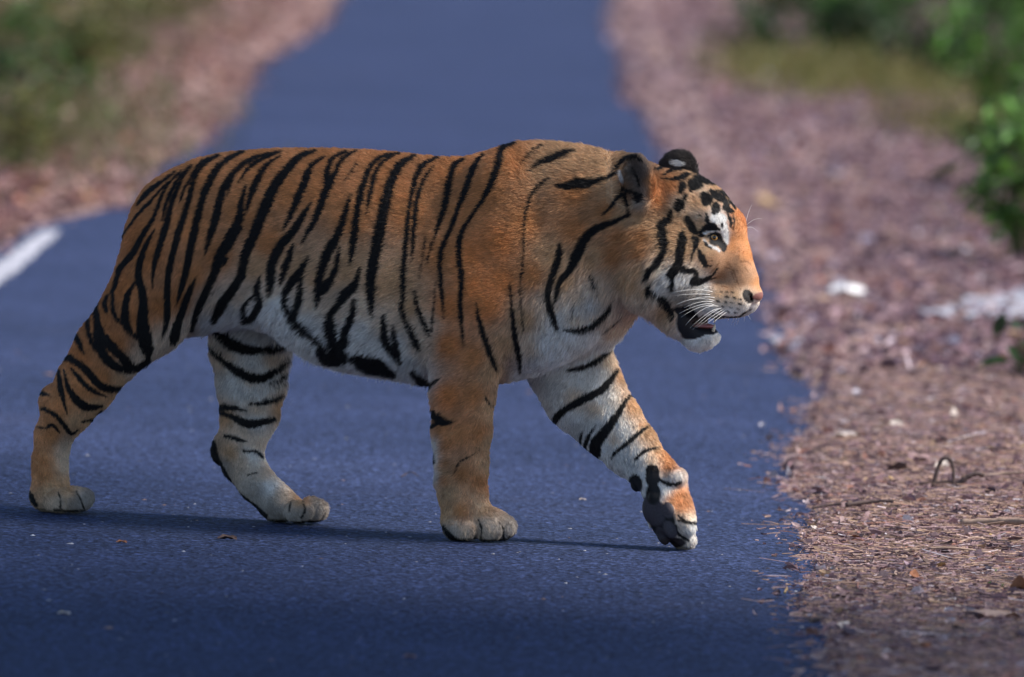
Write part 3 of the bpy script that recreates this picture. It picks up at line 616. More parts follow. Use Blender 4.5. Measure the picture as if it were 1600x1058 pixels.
def coat(p, jitter):
    """p: points on the skin -> colour, bare mask, lie (3 numbers)"""
    dc, dn, df = sample(core.d, p), sample(near.d, p), sample(far.d, p)
    lay = (df < np.minimum(dc, dn)).astype(int)
    q = p.copy(); body = (dc <= dn) & (lay == 0)
    q[:, 1] = np.where(body & (q[:, 1] > 0.035), 0.07 - q[:, 1], q[:, 1])
    u, v = proj(q)
    uj = u + rng.normal(size=len(u)) * jitter; vj = v + rng.normal(size=len(u)) * jitter
    C = np.zeros((len(p), 3)); bare = np.zeros(len(p)); dark = np.zeros(len(p))
    for L in (0, 1):
        m = lay == L
        if not m.any(): continue
        c = bil(FB[L], u[m], v[m], 0, 180, 8)
        nz = 1 + 0.16 * vn2(u[m] / 9, v[m] / 9, 21) + 0.12 * vn2(u[m] / 30, v[m] / 30, 22)
        c = c * nz[:, None]
        for pc, G in PB[L]:
            a = np.clip(0.5 - bil(G, uj[m], vj[m], 0, 180, 1) / 2.0, 0, 1)[:, None]; c = c * (1 - a) + np.array(pc) * a
        s = bil(SB[L], uj[m], vj[m], 0, 180, 1) + 0.9 * vn2(u[m] / 3.0, v[m] / 3.0, 23)
        a = np.clip(0.5 - s / 1.6, 0, 1)
        dark[m] = a; a = a[:, None]
        c = c * (1 - a) + np.array((.013, .012, .013)) * a
        bb = np.zeros(m.sum())
        for (l2, bu, bv, ru, rv, an, bc) in BARE:
            if l2 != L: continue
            ca, sa = cos(radians(an)), sin(radians(an)); x = u[m] - bu; y = v[m] - bv
            r = np.sqrt(((x * ca + y * sa) / ru) ** 2 + ((-x * sa + y * ca) / rv) ** 2)
            a = np.clip((1.08 - r) / 0.16, 0, 1)
            c = c * (1 - a[:, None]) + np.array(bc) * a[:, None]; bb = np.maximum(bb, a)
        C[m] = c; bare[m] = bb
    # soles of standing paws are dark
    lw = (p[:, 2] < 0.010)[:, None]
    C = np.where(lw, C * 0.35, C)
    return np.clip(C, 0.004, 1), bare, bil(LIEG, u, v, 0, 180, 16), dark, lay

m_skin = attr_mat('tiger_skin', 0.6, 0.25, 300, 0.3, 0.15)
_m = m_skin.node_tree
tiger = fast_mesh('tiger', TV, TF, m_skin)
tiger.matrix_world = Matrix(((EX[0], EY[0], 0, ORG[0]), (EX[1], EY[1], 0, ORG[1]), (0, 0, 1, 0), (0, 0, 0, 1)))
tag(tiger, 'striped orange tiger walking across the asphalt road with one forepaw lifted', 'tiger')
cT, bT, _, _, _ = coat(TV, 0.0)
vcol(tiger, cT)

# ---------------------------------------------------------------- fur
NH = 620000
tri = np.concatenate([TF[:, [0, 1, 2]], TF[:, [0, 2, 3]]])
a_, b_, c_ = TV[tri[:, 0]], TV[tri[:, 1]], TV[tri[:, 2]]
nrm = np.cross(b_ - a_, c_ - a_); ar = np.linalg.norm(nrm, axis=1); nrm /= ar[:, None] + 1e-12
vn = np.zeros_like(TV)
for k in range(3):
    for ax in range(3): vn[:, ax] += np.bincount(tri[:, k], nrm[:, ax] * ar, len(TV))
vn /= np.linalg.norm(vn, axis=1)[:, None] + 1e-12
VIEWL = np.array([sin(PSI), -cos(PSI), 0.08])
cen = (a_ + b_ + c_) / 3
side = nrm @ VIEWL
dens = np.where(side > -0.25, 1.0, 0.3)                 # the side turned away keeps a thinner, coarser coat
uu, vv = proj(cen); headm = (uu > 985) & (vv < 560)
dens = dens * np.where(headm, 1.9, 1.0)
pr = ar * dens; pr /= pr.sum()
ti = np.searchsorted(np.cumsum(pr), rng.random(NH)); ti = np.minimum(ti, len(tri) - 1)
r1, r2 = rng.random(NH), rng.random(NH); fl = r1 + r2 > 1; r1[fl] = 1 - r1[fl]; r2[fl] = 1 - r2[fl]
root = a_[ti] + (b_[ti] - a_[ti]) * r1[:, None] + (c_[ti] - a_[ti]) * r2[:, None]
n_ = vn[tri[ti, 0]] * (1 - r1 - r2)[:, None] + vn[tri[ti, 1]] * r1[:, None] + vn[tri[ti, 2]] * r2[:, None]
n_ /= np.linalg.norm(n_, axis=1)[:, None] + 1e-9
hc, hb, hl, hd, hlay = coat(root, 0.0)
keep = (rng.random(NH) > hb * 1.5) & (root[:, 2] > 0.006)
root, n_, hc, hl, hd, hlay = root[keep], n_[keep], hc[keep], hl[keep], hd[keep], hlay[keep]
nh = len(root)
sgnx = np.stack([hl[:, 0], np.zeros(nh), -hl[:, 1]], 1)
# clumped disturbance of the lie
q1 = vn2(root[:, 0] * 70 + root[:, 1] * 23, root[:, 2] * 70 + root[:, 1] * 31, 31); q2 = vn2(root[:, 0] * 160 + root[:, 1] * 53, root[:, 2] * 160, 32)
ang = 0.28 * q1 + 0.22 * q2 + rng.normal(size=nh) * 0.16
dx, dz = sgnx[:, 0] * np.cos(ang) - sgnx[:, 2] * np.sin(ang), sgnx[:, 0] * np.sin(ang) + sgnx[:, 2] * np.cos(ang)
dr = np.stack([dx, rng.normal(size=nh) * 0.10, dz], 1)
tg = dr - n_ * np.sum(dr * n_, 1)[:, None]; tl = np.linalg.norm(tg, axis=1)[:, None]
tg = np.where(tl > 0.15, tg / (tl + 1e-9), tg + np.array([0, 0, -0.3]))
ln = hl[:, 2] / 1000 * (0.65 + 0.6 * rng.random(nh)) * (1 + 0.15 * q1)
lift = np.clip(ln / .012, .45, 1) * (0.36 + 0.12 * q2 + 0.12 * rng.normal(size=nh))
p0 = root - n_ * 0.001
p1 = p0 + ln[:, None] * 0.38 * (tg * np.cos(lift + .15)[:, None] + n_ * np.sin(lift + .15)[:, None])
p2 = p1 + ln[:, None] * 0.34 * (tg * np.cos(lift)[:, None] + n_ * np.sin(lift)[:, None])
p3 = p2 + ln[:, None] * 0.30 * (tg * np.cos(lift * .6)[:, None] + n_ * np.sin(lift * .6)[:, None] + np.array([0, 0, -0.12]))
hc = coat(p2 * .6 + p1 * .4, 0.5)[0]
pos = np.stack([p0, p1, p2, p3], 1).astype(np.float32)
pos[..., 2] = np.maximum(pos[..., 2], 0.002)
hcv = bpy.data.hair_curves.new('fur')
hcv.add_curves([4] * nh)
hcv.attributes['position'].data.foreach_set('vector', pos.ravel())
rad = np.tile(np.array([0.00042, 0.00040, 0.00030, 0.00010], np.float32), (nh, 1)) * (0.8 + 0.5 * rng.random((nh, 1))).astype(np.float32)
ra = hcv.attributes.get('radius') or hcv.attributes.new('radius', 'FLOAT', 'POINT')
ra.data.foreach_set('value', rad.ravel())
vary = (1 + np.where(ln < .007, .10, .20) * rng.normal(size=nh)).clip(0.5, 1.6)[:, None]
ca_ = hcv.attributes.new('fur_color', 'FLOAT_COLOR', 'CURVE')
cc = np.ones((nh, 4), np.float32); cc[:, :3] = np.clip(hc * vary, 0.003, 0.95); ca_.data.foreach_set('color', cc.ravel())
fur = bpy.data.objects.new('fur', hcv); COL.objects.link(fur); fur.parent = tiger; fur['kind'] = 'stuff'
m_fur, nt, b = new_mat('tiger_fur')
at = N(nt, 'ShaderNodeAttribute', attribute_name='fur_color')
nt.links.new(at.outputs['Color'], b.inputs['Base Color']); b.inputs['Roughness'].default_value = 0.55; b.inputs['Specular IOR Level'].default_value = 0.22
hcv.materials.append(m_fur)

# ---------------------------------------------------------------- eyes, whiskers, teeth, tongue
def surf(u, v, lo=-0.25, hi=0.05):
    ys_ = np.linspace(lo, hi, 300); pts = np.array([P(u, v, y) for y in ys_]); dd = sample(D, pts)
    k = np.argmax(dd < 0); return pts[k]
def sphere(name, c, r, mat, parent, sc=(1, 1, 1), nu=20, nv=12):
    vs = [(0, 0, 1)]; fs = []
    for i in range(1, nv):
        for j in range(nu):
            th, ph = pi * i / nv, 2 * pi * j / nu; vs.append((sin(th) * cos(ph), sin(th) * sin(ph), cos(th)))
    vs.append((0, 0, -1))
    for j in range(nu): fs.append((0, 1 + j, 1 + (j + 1) % nu)); fs.append((len(vs) - 1, 1 + (nv - 2) * nu + (j + 1) % nu, 1 + (nv - 2) * nu + j))
    for i in range(nv - 2):
        for j in range(nu): fs.append((1 + i * nu + j, 1 + (i + 1) * nu + j, 1 + (i + 1) * nu + (j + 1) % nu, 1 + i * nu + (j + 1) % nu))
    o = mesh_obj(name, [(x * r * sc[0], y * r * sc[1], z * r * sc[2]) for x, y, z in vs], fs, mat, parent); o.location = tuple(map(float, c)); return o
m_eye, nt, b = new_mat('eye')
co = N(nt, 'ShaderNodeTexCoord').outputs['Object']
ln_ = N(nt, 'ShaderNodeVectorMath', operation='DOT_PRODUCT'); nt.links.new(co, ln_.inputs[0]); ln_.inputs[1].default_value = (0, 0, 1 / 0.0125)
nt.links.new(ramp(nt, ln_.outputs['Value'], [(0.0, (0.01, 0.009, 0.008)), (0.62, (0.015, 0.01, 0.008)), (0.68, (0.20, 0.085, 0.015)), (0.85, (0.55, 0.26, 0.04)), (0.915, (0.45, 0.21, 0.035)), (0.93, (0.006, 0.005, 0.005))]), b.inputs['Base Color'])
b.inputs['Roughness'].default_value = 0.08; b.inputs['Coat Weight'].default_value = 1.0
sp_ = surf(1116, 371)
gz = Vector((0.50, -0.86, 0.04)).normalized()
for sy in (1, -1):
    c = np.array([sp_[0], sp_[1] * sy, sp_[2]]) - np.array([gz[0], gz[1] * sy, gz[2]]) * 0.0085
    e = sphere('eye', c, 0.0125, m_eye, tiger)
    e.rotation_mode = 'QUATERNION'; e.rotation_quaternion = Vector((gz[0], gz[1] * sy, gz[2])).to_track_quat('Z', 'Y')
m_tongue = plain_mat('wet_tongue', (0.45, 0.17, 0.17), 0.3, 0.5, 200, 0.2)
m_tooth = plain_mat('tooth_ivory', (0.72, 0.62, 0.45), 0.25, 0.5, 100, 0.1)
m_whisk = plain_mat('whisker_white', (0.85, 0.83, 0.8), 0.4, 0.4, 50, 0.05)
sphere('tongue', P(1098, 509, 0), 0.03, m_tongue, tiger, (1.1, 0.9, 0.26))
def tube(name, pts, radii, mat, parent, ns=5):
    pts = [Vector(map(float, p)) for p in pts]; vs, fs = [], []
    for i, p in enumerate(pts):
        t = (pts[min(i + 1, len(pts) - 1)] - pts[max(i - 1, 0)]).normalized()
        a = t.cross(Vector((0.31, 0.2, 0.93))).normalized(); b2 = t.cross(a)
        for k in range(ns):
            q = 2 * pi * k / ns; vs.append(p + (a * cos(q) + b2 * sin(q)) * radii[i])
    for i in range(len(pts) - 1):
        for k in range(ns): fs.append((i * ns + k, i * ns + (k + 1) % ns, (i + 1) * ns + (k + 1) % ns, (i + 1) * ns + k))
    fs.append(tuple(range(ns))[::-1]); fs.append(tuple(range((len(pts) - 1) * ns, len(pts) * ns)))
    return mesh_obj(name, vs, fs, mat, parent)
for y in (-0.022, 0.022):
    tube('tooth', [P(1114, 518, y), P(1116, 512, y), P(1117, 506, y)], [0.0045, 0.0036, 0.0008], m_tooth, tiger)
    tube('tooth', [P(1118, 490, y), P(1118, 498, y), P(1116, 505, y)], [0.0050, 0.0040, 0.0008], m_tooth, tiger)
# whiskers: (start px, bend px, end px) in the head crop B
WK = [(455, 600, 330, 585, 180, 605), (470, 640, 360, 640, 220, 680), (460, 670, 370, 670, 260, 710), (470, 690, 370, 690, 225, 750), (480, 700, 370, 705, 240, 775), (500, 700, 390, 720, 270, 830), (500, 715, 420, 750, 300, 850), (520, 710, 430, 760, 320, 860), (530, 720, 450, 770, 345, 850), (540, 730, 480, 770, 400, 830), (470, 660, 330, 650, 205, 690), (560, 735, 510, 770, 455, 815), (440, 620, 330, 615, 200, 625)]
for q in WK:
    s_, m_, e_ = [(1010 + q[k] / 4.41, 320 + q[k + 1] / 4.41) for k in (0, 2, 4)]
    a = surf(*s_); 
    for sy in (1, -1):
        A = np.array([a[0], a[1] * sy, a[2]]); pm = P(m_[0], m_[1], a[1] - 0.035); pe = P(e_[0], e_[1], a[1] - 0.075)
        pm[1] *= sy; pe[1] *= sy
        pts = [(1 - t) ** 2 * A + 2 * t * (1 - t) * (2 * pm - (A + pe) / 2) + t * t * pe for t in np.linspace(0, 1, 8)]
        tube('whisker', pts, np.linspace(0.00085, 0.0002, 8), m_whisk, tiger, 4)
for (u, v, du, dv) in ((1165, 348, 10, -28), (1166, 352, 24, -10), (1166, 356, 18, 6)):
    a = P(u, v, 0.03); e_ = P(u + du, v + dv, 0.06); pts = [a + (e_ - a) * t + np.array([0, 0, 0.006]) * sin(pi * t) for t in np.linspace(0, 1, 6)]
    tube('whisker', pts, np.linspace(0.0005, 0.00015, 6), m_whisk, tiger, 4)
# ================================================================== LEAF LITTER, PLANTS
PAL = np.array([(.22, .13, .135), (.30, .185, .185), (.39, .255, .24), (.48, .335, .30), (.60, .48, .46), (.11, .066, .072), (.34, .16, .115), (.46, .31, .19), (.27, .19, .21), (.68, .62, .62)])
PW = np.array([.18, .21, .19, .10, .04, .09, .07, .04, .07, .01]); PW = PW / PW.sum()
LT = np.array([(0, 0, 0), (.3, .24, 1), (.3, 0, 0), (.3, -.24, 1), (.66, .20, 1), (.66, 0, 0), (.66, -.20, 1), (1, 0, 0)], float)   # leaf: along, across, fold weight
LF = np.array([(0, 3, 2), (0, 2, 1), (1, 2, 5), (1, 5, 4), (2, 3, 6), (2, 6, 5), (4, 5, 7), (5, 6, 7)])
NT = np.array([(t, a, b) for t in (0, .5, 1) for a, b in ((-.5, 0), (.5, 0), (0, .8))], float)
NF = np.concatenate([[(s * 3 + k, s * 3 + (k + 1) % 3, s * 3 + 3 + (k + 1) % 3), (s * 3 + k, s * 3 + 3 + (k + 1) % 3, s * 3 + 3 + k)] for s in (0, 1) for k in range(3)])
def rotm(yaw, pitch, roll):
    cy, sy, cp, sp, cr, sr = np.cos(yaw), np.sin(yaw), np.cos(pitch), np.sin(pitch), np.cos(roll), np.sin(roll)
    return np.stack([np.stack([cy * cp, cy * sp * sr - sy * cr, cy * sp * cr + sy * sr], -1), np.stack([sy * cp, sy * sp * sr + cy * cr, sy * sp * cr - cy * sr], -1), np.stack([-sp, cp * sr, cp * cr], -1)], -2)
def leaf_geo(L, Wd, fold, curl):
    """arrays (n,) -> (n,8,3)"""
    t = LT[:, 0][None]; x = (t - .5) * L[:, None]; y = LT[:, 1][None] * Wd[:, None] * 2
    z = fold[:, None] * Wd[:, None] * LT[:, 2][None] + curl[:, None] * L[:, None] * (4 * (t - .5) ** 2)
    return np.stack([x, y, z], -1)
def needle_geo(L, th, bend):
    t = NT[:, 0][None]; x = (t - .5) * L[:, None]; y = NT[:, 1][None] * th[:, None] + bend[:, None] * L[:, None] * (4 * (t - .5) ** 2); z = NT[:, 2][None] * th[:, None] + 0 * x
    return np.stack([x, y, z], -1)
def place(G, pos, yaw, pitch, roll):
    return np.einsum('nij,nkj->nki', rotm(yaw, pitch, roll), G) + pos[:, None, :]
def pal(n): return np.array([.90, .93, 1.02]) * PAL[rng.choice(len(PAL), n, p=PW)] * (1 + 0.18 * rng.normal(size=(n, 1))).clip(.5, 1.6)
m_litter = attr_mat('dry_litter', 0.75, 0.25, 120, 0.3, trans=0.12)
def build(name, parts, mat, lab=None):
    vs, fs, cs = [], [], []; off = 0
    for V_, F_, C_ in parts:
        n, k = V_.shape[:2]
        vs.append(V_.reshape(-1, 3)); fs.append((F_[None] + (np.arange(n) * k)[:, None, None] + off).reshape(-1, 3)); cs.append(np.repeat(C_, k, 0)); off += n * k
    o = fast_mesh(name, np.concatenate(vs), np.concatenate(fs), mat, smooth=False); vcol(o, np.concatenate(cs)); return o
def scatter(n, edge, side, y0, y1, wfun, dens=None, spill=0.012):
    """points on the verge, uniform over the ground; some spill onto the asphalt"""
    ys = rng.uniform(y0, y1, n * 2); d = rng.uniform(0, 1, n * 2) * wfun(ys)
    if dens is not None:
        k = rng.random(n * 2) < dens(ys, d); ys, d = ys[k], d[k]
    if y0 > 33: k = (d > .35) | (rng.random(len(d)) < .35); ys, d = ys[k], d[k]
    ys, d = ys[:n], d[:n]
    s = rng.random(len(ys)) < spill; d[s] = -np.abs(rng.normal(size=s.sum())) * 0.045
    x = edge(ys) + side * d
    z = np.where(d > 0, verge_z(x, ys, np.maximum(d, 0)), 0.003)
    return np.stack([x, ys, z], 1)
wr = lambda y: np.maximum(0.3, 0.0525 * y + 0.35 - RX(y)); wl = lambda y: np.maximum(0.3, LX(y) + 0.0525 * y + 0.35)
def litter(name, edge, side, y0, y1, wf, nl, nn, lsz, nsz, label, nchip=0):
    p = scatter(nl, edge, side, y0, y1, wf); n = len(p)
    L = np.minimum(lsz * rng.lognormal(0, .4, n), lsz * 1.7); W_ = L * rng.uniform(.25, .65, n)
    p[:, 2] += L * 0.10 * rng.random(n) + 0.004
    A = place(leaf_geo(L, W_, rng.uniform(-.1, .9, n), rng.normal(size=n) * .22), p, rng.uniform(0, 2 * pi, n), rng.normal(size=n) * .22, rng.normal(size=n) * .32)
    A[..., 2] = np.maximum(A[..., 2], 0.003)
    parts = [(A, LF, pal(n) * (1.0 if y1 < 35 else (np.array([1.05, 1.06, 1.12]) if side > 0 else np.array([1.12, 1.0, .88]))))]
    for cnt, ls, th in ((nn, nsz, .0016), (nchip, nsz * .22, .003)):
        if not cnt: continue
        p = scatter(cnt, edge, side, y0, y1, wf, spill=.012); n = len(p)
        L = ls * rng.lognormal(0, .45, n); L *= np.clip(np.abs(p[:, 0] - edge(p[:, 1])) / .12, .25, 1); p[:, 2] += 0.003 + 0.014 * rng.random(n)
        B = place(needle_geo(L, th * rng.uniform(.6, 1.6, n), rng.normal(size=n) * .12), p, rng.normal(size=n) * .7 + (rng.random(n) < .25) * rng.uniform(0, pi, n), rng.normal(size=n) * .10, rng.uniform(-.5, .5, n))
        B[..., 2] = np.maximum(B[..., 2], 0.003)
        c = pal(n); st = rng.random(n) < .35; c[st] = np.array((.40, .265, .205)) * rng.uniform(.6, 1.3, (st.sum(), 1))
        parts.append((B, NF, c))
    o = build(name, parts, m_litter); tag(o, label, 'leaf litter', kind='stuff'); return o
litter('leaf_litter', RX, 1, 19.5, 34, wr, 9000, 24000, .027, .075, 'brown leaf and needle litter thick on the verge beside the tiger', 36000)
litter('leaf_litter', RX, 1, 34, 62, wr, 26000, 6000, .043, .09, 'blurred mauve leaf litter on the verge behind the tiger head')
litter('leaf_litter', RX, 1, 62, 125, wr, 34000, 0, .062, .09, 'far leaf litter on the verge below the dark green shrubs')
litter('leaf_litter', LX, -1, 36, 125, wl, 38000, 0, .058, .09, 'leaf litter on the verge behind the tiger rump')

# --- leaves and twigs big enough to be told apart
leaf_meshes = {}
def leaf_mesh(kind, var):
    key = (kind, var)
    if key in leaf_meshes: return leaf_meshes[key]
    r = np.random.default_rng(100 + var)
    nu, nv = 7, 5; vs = []
    curl, fold, twist = r.uniform(-.5, .9), r.uniform(.05, .6), r.uniform(-.7, .7)
    for i in range(nu):
        t = i / (nu - 1); wd = .24 * (sin(pi * min(1, t * 1.02 + .015)) ** .75) * (1.15 - .4 * t) + .006
        for j in range(nv):
            s = (j / (nv - 1) - .5) * 2
            z = fold * abs(s) ** 1.4 * wd + curl * .45 * (t - .5) ** 2 + .03 * r.normal()
            vs.append((t - .5, s * wd + .02 * r.normal() * (abs(s) > .6) + twist * .1 * t * t, z + twist * s * t * .14))
    z0 = min(p[2] for p in vs); vs = [(x, y, z - z0) for x, y, z in vs]
    vs2 = vs + [(x, y, z - .012) for x, y, z in vs]; n = nu * nv
    F = []
    for i in range(nu - 1):
        for j in range(nv - 1):
            a = i * nv + j; F.append((a, a + 1, a + nv + 1, a + nv)); F.append((n + a, n + a + nv, n + a + nv + 1, n + a + 1))
    me = bpy.data.meshes.new('dry_leaf'); me.from_pydata(vs2, [], F); me.update(); me.polygons.foreach_set('use_smooth', [True] * len(F))
    me.materials.append(leaf_mats[kind]); leaf_meshes[key] = me; return me
def leaf_material(nm, c):
    m, nt, b = new_mat(nm); co = N(nt, 'ShaderNodeTexCoord').outputs['Object']
    wv = N(nt, 'ShaderNodeTexWave'); wv.inputs['Scale'].default_value = 9; wv.inputs['Distortion'].default_value = 2; nt.links.new(co, wv.inputs['Vector'])
    base = ramp(nt, noise(nt, co, 5, 6, .7), [(.3, tuple(x * .5 for x in c)), (.55, c), (.8, tuple(min(1, x * 1.35) for x in c))])
    cc_ = mixc(nt, 0.25, base, mixc(nt, 1.0, base, wv.outputs['Color'], 'MULTIPLY'))
    nt.links.new(cc_, b.inputs['Base Color']); b.inputs['Roughness'].default_value = .7; b.inputs['Specular IOR Level'].default_value = .25; return m
KINDS = {'mauve brown': (.28, .18, .185), 'tan': (.46, .33, .28), 'rust red': (.33, .14, .075), 'pale bleached': (.62, .54, .49), 'dark brown': (.11, .07, .062), 'straw yellow': (.50, .34, .16)}
leaf_mats = {k: leaf_material('leaf_' + k.replace(' ', '_'), c) for k, c in KINDS.items()}
def dry_leaf(kind, loc, size, yaw, pitch=0, roll=0, label=None, group=None, var=None):
    o = bpy.data.objects.new('dry_leaf', leaf_mesh(kind, int(rng.integers(9)) if var is None else var)); COL.objects.link(o)
    o.location = tuple(map(float, loc)); o.scale = (size,) * 3; o.rotation_euler = (roll, pitch, yaw)
    tag(o, label or f'small curled {kind} dead leaf lying loose in the needle litter', 'leaf', group or f'{kind} leaves strewn on the verge'); return o
kp = rng.choice(list(KINDS), 210, p=[.30, .24, .13, .10, .15, .08])
pts = scatter(210, RX, 1, 20.2, 33, wr, spill=0.02)
for k, p in zip(kp, pts):
    s = float(min(.042 * rng.lognormal(0, .34), .068)); var = int(rng.integers(9)); pit, rol = rng.normal() * .3, rng.normal() * .4
    size = 'tiny' if s < .034 else 'small' if s < .05 else 'larger'; pose = 'tilted up' if abs(rol) > .45 or abs(pit) > .4 else 'lying flat'
    dry_leaf(str(k), p + np.array([0, 0, .006]), s, rng.uniform(0, 2 * pi), pit, rol, f'{size} {k} dead leaf {pose} in the verge litter', f'{size} {k} leaves {pose} on the verge', var)
def on_verge(u, v, lift=0.0):
    z = 0.04
    for _ in range(4):
        g = ground(u, v, z); dd = g[0] - RX(g[1]); z = float(verge_z(g[:1], g[1:2], np.array([max(dd, 0.0)]))[0]) if dd > 0 else 0.0
    g[2] = z + lift; return g
G1 = None
for (u, v, k, s, yaw, pit, rol, lab) in [
    (1425, 778, 'tan', .085, .3, -.3, .5, 'large tan curled leaf hunched below the arching dark twig'),
    (1395, 745, 'dark brown', .10, 2.4, .4, .6, 'large dark brown folded leaf standing on edge near the arching twig'),
    (1450, 728, 'mauve brown', .13, .2, .1, .35, 'broad mauve brown leaf lying flat behind the arching dark twig'),
    (1468, 738, 'pale bleached', .085, 1.2, -.7, .9, 'pale bleached leaf propped upright against the arching dark twig'),
    (1405, 672, 'pale bleached', .07, .2, .3, .7, 'pale leaf with raised tip in the litter beyond the arching twig'),
    (1330, 690, 'pale bleached', .10, .05, 0, .3, 'long pale leaf strip lying near the edge of the asphalt'),
    (1352, 843, 'pale bleached', .035, .8, .3, .6, 'tiny whitish leaf fleck sitting on the needle litter'),
    (1552, 846, 'straw yellow', .035, .6, .2, .7, 'small orange yellow leaf fragment among dark twigs'),
    (1560, 972, 'tan', .17, .1, .02, .25, 'long tan leaf lying flat by the green sprout'),
    (1325, 985, 'pale bleached', .06, .5, .0, .5, 'whitish narrow leaf close to the asphalt edge in the foreground litter'),
    (1430, 905, 'rust red', .07, .9, .5, .7, 'rust red cupped leaf by the needle litter in the foreground'),
    (1590, 930, 'rust red', .12, 2.0, .3, .8, 'big rust red crumpled leaf beside the green sprout'),
    (1490, 645, 'pale bleached', .06, 1.5, -.9, .4, 'pale leaf standing upright in the litter behind the twig'),
    (1200, 322, 'straw yellow', .16, .7, .2, .8, 'yellow leaf on the verge behind the tiger face')]:
    dry_leaf(k, on_verge(u, v, .008), s, yaw, pit, rol, lab, 'single leaves on the verge')
# twigs
m_twig = plain_mat('dead_twig', (.10, .07, .065), .8, .3, 60, .4)
m_twigp = plain_mat('pale_twig', (.34, .24, .19), .8, .3, 60, .4)
def twig(pts, r0, r1, mat, lab, group='twigs on the verge'):
    P0 = np.array(pts[0]); q = [np.array(p) - P0 for p in pts]
    fine = []
    for k in range(len(q) - 1):
        a, b_, c_, d_ = q[max(k - 1, 0)], q[k], q[k + 1], q[min(k + 2, len(q) - 1)]
        for t in np.linspace(0, 1, 7)[:-1]: fine.append(.5 * (2 * b_ + (c_ - a) * t + (2 * a - 5 * b_ + 4 * c_ - d_) * t * t + (3 * b_ - a - 3 * c_ + d_) * t ** 3))
    fine.append(q[-1]); n = len(fine)
    o = tube('twig', fine, [r0 + (r1 - r0) * i / (n - 1) + .15 * r0 * sin(i * 2.3) for i in range(n)], mat, None, 7); o.location = tuple(P0); tag(o, lab, 'twig', group); return o
g = on_verge(1462, 770, .0); ax = np.array([1 / 600, 0, 0]); az = np.array([0, 0, 1 / 600.])
T_ = lambda du, dv: g + ax * du + az * dv
twig([T_(-6, 5), T_(5, 48), T_(18, 56), T_(27, 40), T_(28, 5)], .006, .0045, m_twig, 'dark arching twig looping up out of the leaf litter')
twig([T_(30, 0), T_(45, 22), T_(64, 32), T_(78, 30)], .009, .005, m_twig, 'stout dark twig stub rising beside the arching twig')
twig([T_(-28, 12), T_(0, 16), T_(40, 18)], .0035, .003, m_twig, 'thin straight dark twig crossing behind the arching twig')
for (u, v, L, yaw, r, lab) in [(1380, 797, .20, .05, .006, 'dark fallen stick lying level in the needle litter'), (1588, 838, .30, -.35, .011, 'thick pale stick lying beside the orange leaf fragment'), (1470, 868, .26, .3, .0035, 'long thin pale stalk arched over the needle litter'), (1590, 762, .22, .2, .005, 'grey brown stick lying right of the stout twig stub'), (1310, 800, .14, -.1, .003, 'thin dark stick poking out toward the asphalt'), (1520, 855, .14, .9, .0035, 'pale thin stick leaning up near the orange leaf fragment'), (640, 747, .05, .4, .0018, 'tiny bent twig lying on the asphalt behind the tiger foreleg')]:
    c = on_verge(u, v, r + .004) if u > 1200 else ground(u, v) + np.array([0, 0, .003]); dv_ = np.array([cos(yaw), sin(yaw), 0]) * L / 2
    twig([c - dv_, c - dv_ * .3 + np.array([0, .01, .010]), c + dv_ * .3 + np.array([0, -.008, .014]), c + dv_ + np.array([0, .004, .003])], r, r * .6, m_twig if 'dark' in lab or 'tiny' in lab else m_twigp, lab)
# pale scrap on the verge, road chips
m_scrap = plain_mat('white_scrap', (.78, .77, .78), .6, .4, 30, .15)
c = on_verge(1322, 462); r = np.random.default_rng(5); nu, nv = 9, 7; vs, fs = [], []
for i in range(nu):
    for j in range(nv):
        x, y = i / (nu - 1) - .5, j / (nv - 1) - .5
        vs.append((x * .15 * (1 - .3 * abs(y)), y * .12, .035 * (1 - 2.2 * (x * x + y * y)) * (.6 + .8 * r.random()) + .004))
for i in range(nu - 1):
    for j in range(nv - 1): a = i * nv + j; fs.append((a, a + nv, a + nv + 1, a + 1))
o = mesh_obj('paper_scrap', vs, fs, m_scrap, smooth=False); o.location = tuple(c); tag(o, 'crumpled white scrap lying on the verge in front of the tiger muzzle', 'scrap')
m_chip = attr_mat('road_chips', .7, .3, 80, .2)
n = 520; yy = rng.uniform(20.5, 34, n); xx = rng.uniform(-.06, .06, n) * yy; k = (xx < RX(yy)) & (xx > LX(yy)); xx, yy = xx[k], yy[k]; n = len(xx)
sz = .0021 * rng.lognormal(0, .5, n); T8 = np.array([(1, 0, .1), (0, 1, .1), (-1, 0, .1), (0, -1, .1), (.2, .1, .8), (0, 0, 0)]) * 1.0
F8 = np.array([(0, 1, 4), (1, 2, 4), (2, 3, 4), (3, 0, 4), (1, 0, 5), (2, 1, 5), (3, 2, 5), (0, 3, 5)])
G = (T8[None] * rng.uniform(.6, 1.3, (n, 6, 3))) * sz[:, None, None] * np.array([1.6, 1.2, .8]); G = G + np.stack([xx, yy, np.full(n, .001)], 1)[:, None]
cols_ = np.where(rng.random((n, 1)) < .65, np.array([[.40, .40, .44]]), np.array([[.30, .19, .15]])) * rng.uniform(.5, 1.3, (n, 1))
o = build('road_grit', [(G, F8, cols_)], m_chip); tag(o, 'pale grit and leaf crumbs scattered over the asphalt', 'grit', kind='stuff')
for (u, v, k, s) in [(190, 850, 'rust red', .028), (355, 845, 'dark brown', .05), (100, 962, 'pale bleached', .03), (910, 783, 'pale bleached', .02), (640, 1030, 'mauve brown', .03)]:
    dry_leaf(k, ground(u, v) + np.array([0, 0, .003]), s, .3, 0, 0, f'{k} leaf fragment lying alone on the bare asphalt', 'leaf fragments on the asphalt', 2)

